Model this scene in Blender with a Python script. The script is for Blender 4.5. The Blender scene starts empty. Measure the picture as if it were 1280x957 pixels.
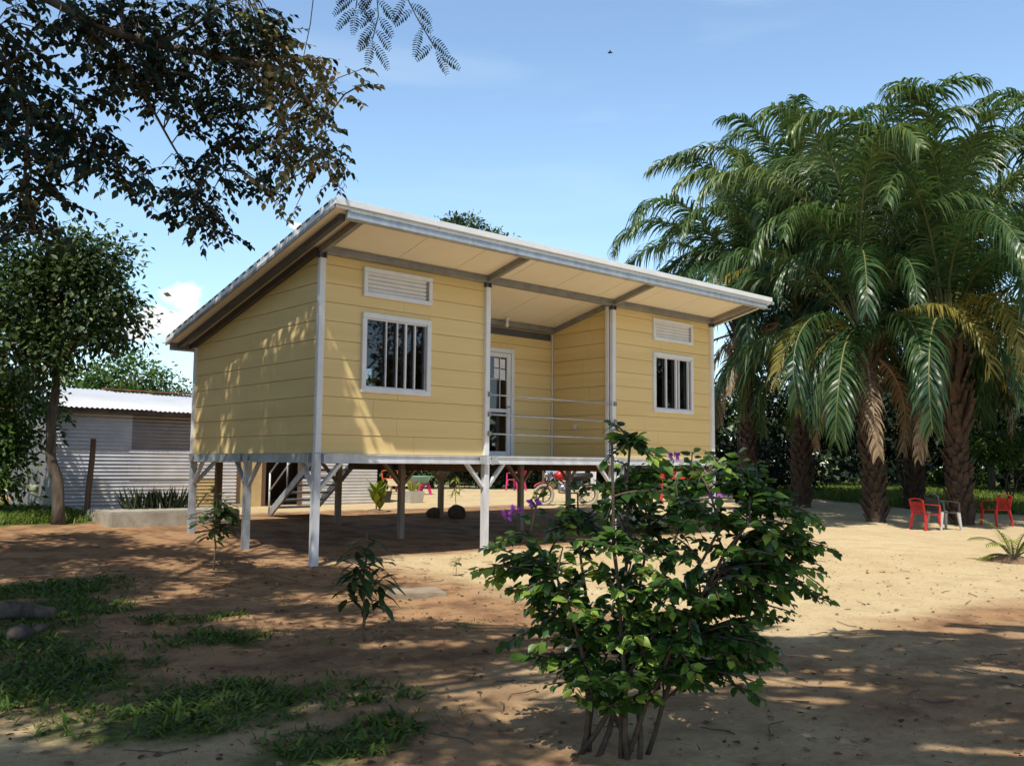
import bpy, bmesh, math, random
import numpy as np
from mathutils import Vector, Matrix
PI = math.pi
R = math.radians
random.seed(7)
rng = np.random.default_rng(11)
scene = bpy.context.scene
col = scene.collection

# ------------------------------------------------------------------ camera
CAM = Vector((-6.265, -10.928, 1.397))
YAW, PIT, ROL = R(48.010), R(5.023), R(0.520)
fw = Vector((math.cos(YAW)*math.cos(PIT), math.sin(YAW)*math.cos(PIT), math.sin(PIT)))
rt = Vector((math.sin(YAW), -math.cos(YAW), 0))
up = rt.cross(fw)
r2 = rt*math.cos(ROL) + up*math.sin(ROL)
u2 = -rt*math.sin(ROL) + up*math.cos(ROL)
cd = bpy.data.cameras.new("camera")
cam = bpy.data.objects.new("camera", cd)
col.objects.link(cam)
m = Matrix((r2, u2, -fw)).transposed().to_4x4()
m.translation = CAM
cam.matrix_world = m
cd.sensor_width = 36
cd.lens = 1131.4/1280*36
cd.clip_start = 0.05
cd.clip_end = 2000
scene.camera = cam

# ------------------------------------------------------------------ light
TOSUN = Vector((-1.55, -1.08, 2.93)).normalized()
EL = math.asin(TOSUN.z)
sl = bpy.data.lights.new("sun", 'SUN')
sl.energy = 5.0
sl.angle = R(0.53)
sl.color = (1.0, 0.96, 0.86)
so = bpy.data.objects.new("sun", sl)
col.objects.link(so)
so.rotation_euler = (-TOSUN).to_track_quat('-Z', 'Y').to_euler()
so.location = (0, 0, 30)

W = bpy.data.worlds.new("World")
scene.world = W
W.use_nodes = True
nt = W.node_tree
nt.nodes.clear()


def N(t, typ, **kw):
    n = t.nodes.new(typ)
    for k, v in kw.items():
        setattr(n, k, v)
    return n


def math_node(t, op, a, b=None, c=None):
    n = N(t, 'ShaderNodeMath', operation=op)
    for i, v in enumerate((a, b, c)):
        if v is None:
            continue
        if isinstance(v, (int, float)):
            n.inputs[i].default_value = v
        else:
            t.links.new(v, n.inputs[i])
    return n.outputs[0]


def vmath(t, op, a, b=None):
    n = N(t, 'ShaderNodeVectorMath', operation=op)
    for i, v in enumerate((a, b)):
        if v is None:
            continue
        if isinstance(v, (tuple, list, Vector)):
            n.inputs[i].default_value = v
        else:
            t.links.new(v, n.inputs[i])
    return n


sky = N(nt, 'ShaderNodeTexSky')
sky.sky_type = 'NISHITA'
sky.sun_disc = False
sky.sun_elevation = EL
sky.sun_rotation = math.atan2(TOSUN.x, TOSUN.y)
sky.air_density = 1.0
sky.dust_density = 0.35
sky.ozone_density = 1.6
sky.altitude = 100
bg = N(nt, 'ShaderNodeBackground')
bg.inputs[1].default_value = 0.125
out = N(nt, 'ShaderNodeOutputWorld')
tc = N(nt, 'ShaderNodeTexCoord')
nz = N(nt, 'ShaderNodeTexNoise')
nz.inputs['Scale'].default_value = 40.0
nz.inputs['Detail'].default_value = 7.0
nz.inputs['Roughness'].default_value = 0.62
nt.links.new(tc.outputs['Generated'], nz.inputs['Vector'])
# small cumulus heaps low over the house, given as directions (azimuth, elevation, half sizes)
mask = None
CLOUDS = [(1.212, 0.141, 0.046, 0.021), (1.190, 0.166, 0.023, 0.020), (1.238, 0.132, 0.030, 0.013),
          (1.172, 0.142, 0.030, 0.020), (1.078, 0.250, 0.009, 0.0045), (1.066, 0.246, 0.006, 0.004)]
for az, el, a, b in CLOUDS:
    d0 = Vector((math.cos(az)*math.cos(el), math.sin(az)*math.cos(el), math.sin(el)))
    ru = Vector((math.sin(az), -math.cos(az), 0))
    uu = ru.cross(d0)
    rel = vmath(nt, 'SUBTRACT', tc.outputs['Generated'], d0).outputs['Vector']
    du = math_node(nt, 'DIVIDE', vmath(nt, 'DOT_PRODUCT', rel, ru).outputs['Value'], a)
    dv = math_node(nt, 'DIVIDE', vmath(nt, 'DOT_PRODUCT', rel, uu).outputs['Value'], b)
    dd = math_node(nt, 'DIVIDE', vmath(nt, 'DOT_PRODUCT', rel, d0).outputs['Value'], 0.3)
    q = math_node(nt, 'ADD', math_node(nt, 'ADD', math_node(nt, 'MULTIPLY', du, du), math_node(nt, 'MULTIPLY', dv, dv)),
                  math_node(nt, 'MULTIPLY', dd, dd))
    q = math_node(nt, 'SUBTRACT', 1.0, q)
    mask = q if mask is None else math_node(nt, 'MAXIMUM', mask, q)
mk = math_node(nt, 'ADD', mask, math_node(nt, 'MULTIPLY', math_node(nt, 'SUBTRACT', nz.outputs['Fac'], 0.5), 3.4))
mr = N(nt, 'ShaderNodeMapRange', interpolation_type='SMOOTHSTEP')
mr.inputs['From Min'].default_value = 0.0
mr.inputs['From Max'].default_value = 0.75
nt.links.new(mk, mr.inputs['Value'])
# thin high wisps
mp = N(nt, 'ShaderNodeMapping')
mp.inputs['Scale'].default_value = (1.6, 1.6, 7.0)
mp.inputs['Rotation'].default_value = (0.25, 0.15, 0.4)
nt.links.new(tc.outputs['Generated'], mp.inputs['Vector'])
nz2 = N(nt, 'ShaderNodeTexNoise')
nz2.inputs['Scale'].default_value = 2.2
nz2.inputs['Detail'].default_value = 6
nz2.inputs['Distortion'].default_value = 0.6
nt.links.new(mp.outputs['Vector'], nz2.inputs['Vector'])
mr2 = N(nt, 'ShaderNodeMapRange', interpolation_type='SMOOTHSTEP')
mr2.inputs['From Min'].default_value = 0.52
mr2.inputs['From Max'].default_value = 0.80
mr2.inputs['To Max'].default_value = 0.22
nt.links.new(nz2.outputs['Fac'], mr2.inputs['Value'])
grade = N(nt, 'ShaderNodeMixRGB', blend_type='MULTIPLY')
grade.inputs['Fac'].default_value = 1.0
grade.inputs['Color2'].default_value = (2.06, 2.16, 1.94, 1)
sep = N(nt, 'ShaderNodeSeparateXYZ')
nt.links.new(tc.outputs['Generated'], sep.inputs[0])
zr = N(nt, 'ShaderNodeValToRGB')
ze = zr.color_ramp.elements
ze[0].position, ze[0].color = 0.0, (0.70, 0.72, 0.80, 1)
ze.new(0.30).color = (0.97, 0.96, 1.0, 1)
ze[2].position, ze[2].color = 0.52, (0.98, 0.94, 1.0, 1)
for p_, c_ in ((0.68, (0.36, 0.27, 0.24, 1)), (1.0, (0.26, 0.19, 0.16, 1))):
    e_ = ze.new(p_)
    e_.color = c_
nt.links.new(sep.outputs[2], zr.inputs[0])
deep = N(nt, 'ShaderNodeMixRGB', blend_type='MULTIPLY')
deep.inputs['Fac'].default_value = 1.0
nt.links.new(sky.outputs['Color'], deep.inputs['Color1'])
nt.links.new(zr.outputs['Color'], deep.inputs['Color2'])
nt.links.new(deep.outputs['Color'], grade.inputs['Color1'])
mx2 = N(nt, 'ShaderNodeMixRGB')
mx2.inputs['Color2'].default_value = (6.0, 7.4, 8.6, 1)
nt.links.new(mr2.outputs['Result'], mx2.inputs['Fac'])
nt.links.new(grade.outputs['Color'], mx2.inputs['Color1'])
mx = N(nt, 'ShaderNodeMixRGB')
mx.inputs['Color2'].default_value = (8.6, 8.7, 8.8, 1)
nt.links.new(mr.outputs['Result'], mx.inputs['Fac'])
nt.links.new(mx2.outputs['Color'], mx.inputs['Color1'])
nt.links.new(mx.outputs['Color'], bg.inputs['Color'])
nt.links.new(bg.outputs[0], out.inputs[0])

# ------------------------------------------------------------------ render settings
scene.view_settings.view_transform = 'Standard'
scene.view_settings.look = 'None'
scene.view_settings.exposure = 0
scene.view_settings.gamma = 1
cy = scene.cycles
cy.max_bounces = 6
cy.diffuse_bounces = 4
cy.glossy_bounces = 3
cy.transmission_bounces = 4
cy.transparent_max_bounces = 8
cy.caustics_reflective = False
cy.caustics_refractive = False
cy.use_denoising = True
try:
    cy.denoiser = 'OPENIMAGEDENOISE'
    cy.denoising_input_passes = 'RGB_ALBEDO_NORMAL'
except Exception:
    pass
cy.sample_clamp_indirect = 6.0


# ------------------------------------------------------------------ materials
def rgba(c):
    return (c[0], c[1], c[2], 1)


def MAT(name, c, rough=0.6, c2=None, scale=6.0, bump=0.0, bscale=None, metal=0.0, spec=0.5, detail=5, stretch=None,
        dirt=None, dirt_scale=2.0, dirt_lo=0.5, dirt_hi=0.75):
    mt = bpy.data.materials.new(name)
    mt.use_nodes = True
    t = mt.node_tree
    b = t.nodes['Principled BSDF']
    b.inputs['Roughness'].default_value = rough
    b.inputs['Metallic'].default_value = metal
    b.inputs['Specular IOR Level'].default_value = spec
    tcn = N(t, 'ShaderNodeTexCoord')
    vec = tcn.outputs['Object']
    if stretch:
        mpn = N(t, 'ShaderNodeMapping')
        mpn.inputs['Scale'].default_value = stretch
        t.links.new(vec, mpn.inputs['Vector'])
        vec = mpn.outputs['Vector']
    no = N(t, 'ShaderNodeTexNoise')
    no.inputs['Scale'].default_value = scale
    no.inputs['Detail'].default_value = detail
    no.inputs['Roughness'].default_value = 0.6
    t.links.new(vec, no.inputs['Vector'])
    mxn = N(t, 'ShaderNodeMixRGB')
    mxn.inputs['Color1'].default_value = rgba(c)
    mxn.inputs['Color2'].default_value = rgba(c2 if c2 else tuple(v*0.82 for v in c))
    mrn = N(t, 'ShaderNodeMapRange')
    mrn.inputs['From Min'].default_value = 0.33
    mrn.inputs['From Max'].default_value = 0.67
    t.links.new(no.outputs['Fac'], mrn.inputs['Value'])
    t.links.new(mrn.outputs['Result'], mxn.inputs['Fac'])
    colr = mxn.outputs['Color']
    if dirt:
        n3 = N(t, 'ShaderNodeTexNoise')
        n3.inputs['Scale'].default_value = dirt_scale
        n3.inputs['Detail'].default_value = 8
        n3.inputs['Roughness'].default_value = 0.7
        t.links.new(vec, n3.inputs['Vector'])
        m3 = N(t, 'ShaderNodeMapRange', interpolation_type='SMOOTHSTEP')
        m3.inputs['From Min'].default_value = dirt_lo
        m3.inputs['From Max'].default_value = dirt_hi
        t.links.new(n3.outputs['Fac'], m3.inputs['Value'])
        x3 = N(t, 'ShaderNodeMixRGB')
        x3.inputs['Color2'].default_value = rgba(dirt)
        t.links.new(m3.outputs['Result'], x3.inputs['Fac'])
        t.links.new(colr, x3.inputs['Color1'])
        colr = x3.outputs['Color']
    t.links.new(colr, b.inputs['Base Color'])
    if bump:
        n4 = N(t, 'ShaderNodeTexNoise')
        n4.inputs['Scale'].default_value = bscale or scale*4
        n4.inputs['Detail'].default_value = 6
        t.links.new(vec, n4.inputs['Vector'])
        bp = N(t, 'ShaderNodeBump')
        bp.inputs['Strength'].default_value = bump
        bp.inputs['Distance'].default_value = 0.02
        t.links.new(n4.outputs['Fac'], bp.inputs['Height'])
        t.links.new(bp.outputs['Normal'], b.inputs['Normal'])
    return mt


def LEAF(name, stops, rough=0.4, trans=0.25, spec=0.5):
    """leaf material: per-leaf tint attribute runs through a colour ramp"""
    mt = bpy.data.materials.new(name)
    mt.use_nodes = True
    t = mt.node_tree
    b = t.nodes['Principled BSDF']
    b.inputs['Roughness'].default_value = rough
    b.inputs['Specular IOR Level'].default_value = spec
    at = N(t, 'ShaderNodeAttribute', attribute_name='tint')
    rp = N(t, 'ShaderNodeValToRGB')
    e = rp.color_ramp.elements
    while len(e) < len(stops):
        e.new(0.5)
    for i, (p, c) in enumerate(stops):
        e[i].position = p
        e[i].color = rgba(c)
    t.links.new(at.outputs['Fac'], rp.inputs['Fac'])
    t.links.new(rp.outputs['Color'], b.inputs['Base Color'])
    if trans:
        tr = N(t, 'ShaderNodeBsdfTranslucent')
        hs = N(t, 'ShaderNodeHueSaturation')
        hs.inputs['Saturation'].default_value = 1.15
        hs.inputs['Value'].default_value = 1.5
        t.links.new(rp.outputs['Color'], hs.inputs['Color'])
        t.links.new(hs.outputs['Color'], tr.inputs['Color'])
        ms = N(t, 'ShaderNodeMixShader')
        ms.inputs['Fac'].default_value = trans
        t.links.new(b.outputs[0], ms.inputs[1])
        t.links.new(tr.outputs[0], ms.inputs[2])
        t.links.new(ms.outputs[0], t.nodes['Material Output'].inputs['Surface'])
    return mt


M = {}
M['yellow'] = MAT('yellow_board', (0.79, 0.585, 0.265), 0.62, (0.71, 0.515, 0.22), 1.0, 0.10, 45, stretch=(0.22, 0.22, 3.8), dirt=(0.58, 0.40, 0.18), dirt_scale=1.6, dirt_lo=0.55, dirt_hi=0.95, detail=3)
M['rearstilt'] = MAT('rear_stilt_shaded', (0.34, 0.28, 0.24), 0.7, (0.24, 0.19, 0.16), 7, 0.15, stretch=(1, 1, 0.3))  # stilt colour browned and darkened to hold the shade under the floor
M['white'] = MAT('white_paint', (0.78, 0.77, 0.78), 0.45, (0.70, 0.69, 0.70), 5, 0.05)
M['galv'] = MAT('galvanised_steel', (0.52, 0.54, 0.57), 0.42, (0.36, 0.38, 0.41), 9, 0.08, metal=0.35, stretch=(1, 1, 0.4), dirt=(0.36, 0.27, 0.20), dirt_scale=3, dirt_lo=0.58, dirt_hi=0.85)
M['stilt'] = MAT('stilt_paint', (0.66, 0.66, 0.68), 0.5, (0.50, 0.50, 0.53), 7, 0.08, stretch=(1, 1, 0.3), dirt=(0.40, 0.27, 0.17), dirt_scale=3, dirt_lo=0.58, dirt_hi=0.9)
M['steel'] = MAT('grey_purlin', (0.30, 0.295, 0.30), 0.45, (0.22, 0.21, 0.21), 6, 0.1, metal=0.2)
M['darksteel'] = MAT('dark_purlin', (0.085, 0.085, 0.095), 0.5, (0.06, 0.06, 0.07), 6, 0.1)
M['soffit'] = MAT('cream_panel', (0.87, 0.81, 0.72), 0.6, (0.84, 0.775, 0.68), 2.5, 0.03)
M['roofwhite'] = MAT('white_roof_sheet', (0.82, 0.82, 0.82), 0.4, (0.74, 0.74, 0.74), 3)
M['infill'] = MAT('dark_infill', (0.05, 0.06, 0.08), 0.7)
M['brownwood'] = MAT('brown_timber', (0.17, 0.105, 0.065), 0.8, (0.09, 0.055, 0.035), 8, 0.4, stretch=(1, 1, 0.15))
M['dark'] = MAT('dark_inside', (0.02, 0.018, 0.016), 0.9)
M['floor'] = MAT('floor_board', (0.24, 0.17, 0.12), 0.8, (0.16, 0.11, 0.08), 5, 0.2)
M['concrete'] = MAT('concrete', (0.46, 0.42, 0.35), 0.9, (0.33, 0.29, 0.23), 4, 0.35, 40, dirt=(0.26, 0.19, 0.12), dirt_scale=2.5)
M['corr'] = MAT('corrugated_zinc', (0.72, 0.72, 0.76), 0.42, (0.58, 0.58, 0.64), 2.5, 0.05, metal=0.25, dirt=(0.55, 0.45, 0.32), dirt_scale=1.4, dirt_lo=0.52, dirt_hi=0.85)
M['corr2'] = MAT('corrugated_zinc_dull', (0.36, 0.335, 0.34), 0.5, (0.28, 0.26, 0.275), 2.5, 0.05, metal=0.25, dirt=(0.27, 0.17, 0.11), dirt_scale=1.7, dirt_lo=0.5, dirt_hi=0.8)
M['corrroof'] = MAT('corrugated_zinc_roof', (0.62, 0.64, 0.70), 0.38, (0.54, 0.57, 0.63), 1.2, metal=0.2, dirt=(0.42, 0.25, 0.15), dirt_scale=1.1, dirt_lo=0.62, dirt_hi=0.9)
M['rust'] = MAT('rust', (0.34, 0.13, 0.06), 0.85, (0.22, 0.09, 0.05), 6, 0.3)
M['tan'] = MAT('yellowed_sheet', (0.55, 0.42, 0.22), 0.7, (0.42, 0.30, 0.15), 3, 0.1)
M['bark'] = MAT('grey_brown_bark', (0.15, 0.115, 0.085), 0.9, (0.06, 0.045, 0.035), 14, 0.9, 30, stretch=(1, 1, 0.25))
M['barkpale'] = MAT('pale_bark', (0.30, 0.245, 0.18), 0.9, (0.14, 0.105, 0.075), 10, 0.8, 30, stretch=(1, 1, 0.3))
M['stem'] = MAT('brown_stem', (0.20, 0.13, 0.08), 0.85, (0.11, 0.07, 0.045), 20, 0.5)
M['bushstem'] = MAT('grey_bush_stem', (0.12, 0.085, 0.055), 0.85, (0.06, 0.042, 0.03), 20, 0.5)
M['greenstem'] = MAT('green_stem', (0.13, 0.14, 0.05), 0.7, (0.09, 0.08, 0.04), 20)
M['palmbark'] = MAT('palm_leaf_base', (0.10, 0.062, 0.042), 0.9, (0.034, 0.022, 0.016), 9, 0.8, 25, dirt=(0.17, 0.115, 0.08), dirt_scale=5, dirt_lo=0.55, dirt_hi=0.8)
M['redplastic'] = MAT('red_plastic', (0.62, 0.035, 0.03), 0.35, (0.52, 0.03, 0.028), 6, dirt=(0.45, 0.05, 0.04), dirt_scale=4)
M['pinkplastic'] = MAT('pink_plastic', (0.72, 0.05, 0.22), 0.4)
M['orangeplastic'] = MAT('orange_red_cloth', (0.65, 0.12, 0.05), 0.7)
M['greyplastic'] = MAT('charcoal_plastic', (0.045, 0.045, 0.05), 0.32)
M['palegrey'] = MAT('pale_grey_plastic', (0.50, 0.49, 0.46), 0.5)
M['tyre'] = MAT('dusty_tyre', (0.46, 0.40, 0.31), 0.9, (0.34, 0.29, 0.22), 12, 0.3)
M['black'] = MAT('black_metal', (0.025, 0.025, 0.028), 0.45)
M['chrome'] = MAT('bare_metal', (0.55, 0.55, 0.56), 0.25, metal=0.9)
M['cloth'] = MAT('white_cloth', (0.74, 0.73, 0.72), 0.9, (0.60, 0.58, 0.58), 6, 0.3)
M['bluecloth'] = MAT('blue_cloth', (0.25, 0.32, 0.52), 0.9, (0.60, 0.62, 0.68), 7, 0.3)
M['pinkcloth'] = MAT('pale_pink_cloth', (0.68, 0.42, 0.40), 0.9, (0.72, 0.62, 0.56), 9, 0.3)
M['cream'] = MAT('cream_box', (0.66, 0.54, 0.34), 0.7)
M['teal'] = MAT('teal_enamel', (0.20, 0.42, 0.38), 0.35)
M['yellowpot'] = MAT('yellow_pot', (0.78, 0.50, 0.06), 0.5)
M['stone'] = MAT('stone', (0.13, 0.095, 0.075), 0.95, (0.065, 0.05, 0.04), 7, 0.8, 20)
M['stone2'] = MAT('dusty_slab', (0.36, 0.29, 0.21), 0.95, (0.25, 0.18, 0.12), 5, 0.5, 30)
M['paper'] = MAT('paper', (0.80, 0.80, 0.83), 0.8)
M['bulb'] = MAT('bulb_glass', (0.86, 0.84, 0.80), 0.2)
M['soil'] = MAT('dug_soil', (0.26, 0.16, 0.095), 0.95, (0.17, 0.10, 0.06), 9, 0.9, 30)
M['bird'] = MAT('dark_feathers', (0.03, 0.03, 0.035), 0.8)

M['leafbush'] = LEAF('bougainvillea_leaf', [(0, (0.014, 0.038, 0.010)), (0.45, (0.042, 0.10, 0.020)), (0.72, (0.12, 0.22, 0.036)), (1, (0.30, 0.40, 0.07))], 0.36, 0.28, 0.5)
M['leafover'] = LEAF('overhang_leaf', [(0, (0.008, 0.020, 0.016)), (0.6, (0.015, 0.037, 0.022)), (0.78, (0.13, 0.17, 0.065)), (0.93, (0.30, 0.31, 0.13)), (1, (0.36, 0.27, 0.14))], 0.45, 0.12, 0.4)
M['leaftree'] = LEAF('tree_leaf', [(0, (0.014, 0.032, 0.009)), (0.45, (0.040, 0.075, 0.018)), (0.8, (0.11, 0.15, 0.035)), (1, (0.24, 0.24, 0.07))], 0.45, 0.2, 0.5)
M['leafbright'] = LEAF('bright_leaf', [(0, (0.022, 0.055, 0.010)), (0.5, (0.06, 0.12, 0.018)), (1, (0.17, 0.24, 0.035))], 0.45, 0.28, 0.4)
M['leafdark'] = LEAF('shade_leaf', [(0, (0.006, 0.012, 0.005)), (0.6, (0.015, 0.026, 0.009)), (1, (0.035, 0.055, 0.015))], 0.6, 0.12, 0.25)  # near-black leaf colour stands in for deep shade among the background trees
M['leafmango'] = LEAF('sapling_leaf', [(0, (0.022, 0.042, 0.014)), (0.7, (0.065, 0.11, 0.03)), (1, (0.15, 0.20, 0.06))], 0.35, 0.2, 0.5)
M['leafti'] = LEAF('cordyline_leaf', [(0, (0.10, 0.15, 0.02)), (0.7, (0.25, 0.30, 0.04)), (1, (0.42, 0.36, 0.08))], 0.4, 0.3)
M['palmleaf'] = LEAF('palm_leaflet', [(0, (0.014, 0.040, 0.018)), (0.42, (0.046, 0.095, 0.030)), (0.70, (0.13, 0.18, 0.05)), (1, (0.34, 0.34, 0.11))], 0.38, 0.25, 0.5)
M['palmyellow'] = LEAF('yellowing_leaflet', [(0, (0.10, 0.11, 0.02)), (0.5, (0.22, 0.19, 0.035)), (1, (0.42, 0.30, 0.10))], 0.5, 0.22, 0.4)
M['palmdead'] = LEAF('dry_leaflet', [(0, (0.16, 0.10, 0.06)), (0.6, (0.32, 0.23, 0.15)), (1, (0.46, 0.37, 0.27))], 0.8, 0.1, 0.2)
M['rachis'] = MAT('frond_stalk', (0.20, 0.19, 0.06), 0.5, (0.14, 0.14, 0.05), 5)
M['agave'] = LEAF('sword_leaf', [(0, (0.018, 0.030, 0.012)), (1, (0.06, 0.085, 0.03))], 0.45, 0.1)
M['weed'] = LEAF('weed_leaf', [(0, (0.035, 0.07, 0.014)), (0.6, (0.10, 0.165, 0.028)), (1, (0.22, 0.25, 0.055))], 0.5, 0.3, 0.3)
M['lawn'] = LEAF('lawn_blade', [(0, (0.06, 0.11, 0.02)), (0.6, (0.14, 0.20, 0.035)), (1, (0.28, 0.27, 0.07))], 0.55, 0.3, 0.3)
M['litter'] = LEAF('dry_leaf', [(0, (0.08, 0.045, 0.025)), (0.6, (0.20, 0.12, 0.06)), (1, (0.38, 0.27, 0.16))], 0.85, 0.05, 0.2)
M['bract'] = LEAF('purple_bract', [(0, (0.30, 0.05, 0.36)), (1, (0.52, 0.16, 0.58))], 0.6, 0.35, 0.2)
M['cactus'] = MAT('cactus_skin', (0.20, 0.24, 0.13), 0.6, (0.40, 0.40, 0.28), 8, 0.3)


def glass_mat():
    mt = bpy.data.materials.new('window_glass')
    mt.use_nodes = True
    t = mt.node_tree
    t.nodes.remove(t.nodes['Principled BSDF'])
    gl = N(t, 'ShaderNodeBsdfGlossy')
    gl.inputs['Roughness'].default_value = 0.015
    gl.inputs['Color'].default_value = (0.9, 0.93, 1, 1)
    tr = N(t, 'ShaderNodeBsdfTransparent')
    tr.inputs['Color'].default_value = (0.22, 0.23, 0.24, 1)
    lw = N(t, 'ShaderNodeFresnel')
    lw.inputs['IOR'].default_value = 1.75
    ms = N(t, 'ShaderNodeMixShader')
    t.links.new(lw.outputs[0], ms.inputs['Fac'])
    t.links.new(tr.outputs[0], ms.inputs[1])
    t.links.new(gl.outputs[0], ms.inputs[2])
    t.links.new(ms.outputs[0], t.nodes['Material Output'].inputs['Surface'])
    return mt


M['glass'] = glass_mat()


# ------------------------------------------------------------------ object helpers
def top_of(o):
    while o.parent:
        o = o.parent
    return o


def tag(o, label=None, cat=None, group=None, kind=None):
    if label:
        o['label'] = label
    if cat:
        o['category'] = cat
    if group:
        o['group'] = group
    if kind:
        o['kind'] = kind
    return o


def thing(name, label, cat, loc=(0, 0, 0), group=None):
    o = bpy.data.objects.new(name, None)
    o.empty_display_size = 0.2
    o.location = loc
    col.objects.link(o)
    return tag(o, label, cat, group)


def copy_tree(o, parent=None):
    c = o.copy()
    col.objects.link(c)
    c.parent = parent
    for ch in list(o.children):
        copy_tree(ch, c)
    return c


class MB:
    """collects shapes, then links them as one mesh object"""

    def __init__(s):
        s.v = []
        s.f = []
        s.tint = None

    def add(s, vs, fs):
        n = len(s.v)
        s.v.extend([tuple(a) for a in vs])
        s.f.extend([tuple(i+n for i in f) for f in fs])

    def hexa(s, c):
        s.add(c, [(0, 3, 2, 1), (4, 5, 6, 7), (0, 1, 5, 4), (1, 2, 6, 5), (2, 3, 7, 6), (3, 0, 4, 7)])

    def box(s, x0, x1, y0, y1, z0, z1):
        s.hexa([(x0, y0, z0), (x1, y0, z0), (x1, y1, z0), (x0, y1, z0), (x0, y0, z1), (x1, y0, z1), (x1, y1, z1), (x0, y1, z1)])

    def bar(s, a, b, w, h, upv=(0, 0, 1)):
        a, b = Vector(a), Vector(b)
        d = (b-a).normalized()
        sd = d.cross(Vector(upv))
        if sd.length < 1e-4:
            sd = d.cross(Vector((0, 1, 0)))
        sd.normalize()
        u = sd.cross(d)
        c = []
        for p in (a, b):
            c += [p-sd*w/2-u*h/2, p+sd*w/2-u*h/2, p+sd*w/2+u*h/2, p-sd*w/2+u*h/2]
        s.hexa(c)

    def tube(s, pts, rad, n=8, cap=True):
        pts = [Vector(p) for p in pts]
        if isinstance(rad, (int, float)):
            rad = [rad]*len(pts)
        base = len(s.v)
        ref = Vector((0.31, 0.17, 0.93))
        for i, p in enumerate(pts):
            d = (pts[min(i+1, len(pts)-1)]-pts[max(i-1, 0)])
            if d.length < 1e-6:
                d = Vector((0, 0, 1))
            d.normalize()
            a = d.cross(ref)
            if a.length < 0.05:
                a = d.cross(Vector((1, 0, 0)))
            a.normalize()
            b = d.cross(a)
            for k in range(n):
                t = 2*PI*k/n
                q = p+(a*math.cos(t)+b*math.sin(t))*rad[i]
                s.v.append(tuple(q))
        for i in range(len(pts)-1):
            for k in range(n):
                k2 = (k+1) % n
                s.f.append((base+i*n+k, base+i*n+k2, base+(i+1)*n+k2, base+(i+1)*n+k))
        if cap:
            s.f.append(tuple(base+k for k in range(n)))
            s.f.append(tuple(base+(len(pts)-1)*n+k for k in range(n-1, -1, -1)))

    def lathe(s, c, prof, n=16):
        base = len(s.v)
        for r, z in prof:
            for k in range(n):
                t = 2*PI*k/n
                s.v.append((c[0]+r*math.cos(t), c[1]+r*math.sin(t), c[2]+z))
        for i in range(len(prof)-1):
            for k in range(n):
                k2 = (k+1) % n
                s.f.append((base+i*n+k, base+i*n+k2, base+(i+1)*n+k2, base+(i+1)*n+k))

    def build(s, name, mat, parent=None, smooth=False, bevel=0.0, xf=None, extra=None):
        me = bpy.data.meshes.new(name)
        off = Vector((0, 0, 0))
        if parent:
            off = top_of(parent).location
        vs = s.v
        if xf is not None:
            vs = [xf @ Vector(v) for v in vs]
        me.from_pydata([(v[0]-off[0], v[1]-off[1], v[2]-off[2]) for v in vs], [], s.f)
        bm = bmesh.new()
        bm.from_mesh(me)
        if extra:
            extra(bm, off)
        bmesh.ops.recalc_face_normals(bm, faces=bm.faces[:])
        if bevel:
            bmesh.ops.bevel(bm, geom=[e for e in bm.edges if len(e.link_faces) == 2 and e.calc_face_angle(0) > 0.7], offset=bevel, segments=2, affect='EDGES', clamp_overlap=True)
        bm.to_mesh(me)
        bm.free()
        if smooth:
            me.polygons.foreach_set('use_smooth', [True]*len(me.polygons))
        me.materials.append(M[mat] if isinstance(mat, str) else mat)
        o = bpy.data.objects.new(name, me)
        col.objects.link(o)
        if parent:
            o.parent = parent
        return o


def npmesh(name, verts, faces_flat, face_len, mat, parent=None, tint=None, smooth=False):
    me = bpy.data.meshes.new(name)
    off = np.array(top_of(parent).location) if parent else np.zeros(3)
    verts = np.asarray(verts, dtype=np.float32)-off.astype(np.float32)
    nv = len(verts)
    me.vertices.add(nv)
    me.vertices.foreach_set('co', verts.ravel())
    nl = len(faces_flat)
    me.loops.add(nl)
    me.loops.foreach_set('vertex_index', np.asarray(faces_flat, dtype=np.int32))
    face_len = np.asarray(face_len, dtype=np.int32)
    me.polygons.add(len(face_len))
    st = np.concatenate([[0], np.cumsum(face_len)[:-1]]).astype(np.int32)
    me.polygons.foreach_set('loop_start', st)
    me.polygons.foreach_set('loop_total', face_len)
    if smooth:
        me.polygons.foreach_set('use_smooth', np.ones(len(face_len), dtype=bool))
    if tint is not None:
        a = me.attributes.new('tint', 'FLOAT', 'POINT')
        a.data.foreach_set('value', np.asarray(tint, dtype=np.float32))
    me.update(calc_edges=True)
    me.validate()
    me.materials.append(M[mat])
    o = bpy.data.objects.new(name, me)
    col.objects.link(o)
    if parent:
        o.parent = parent
    return o


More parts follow.
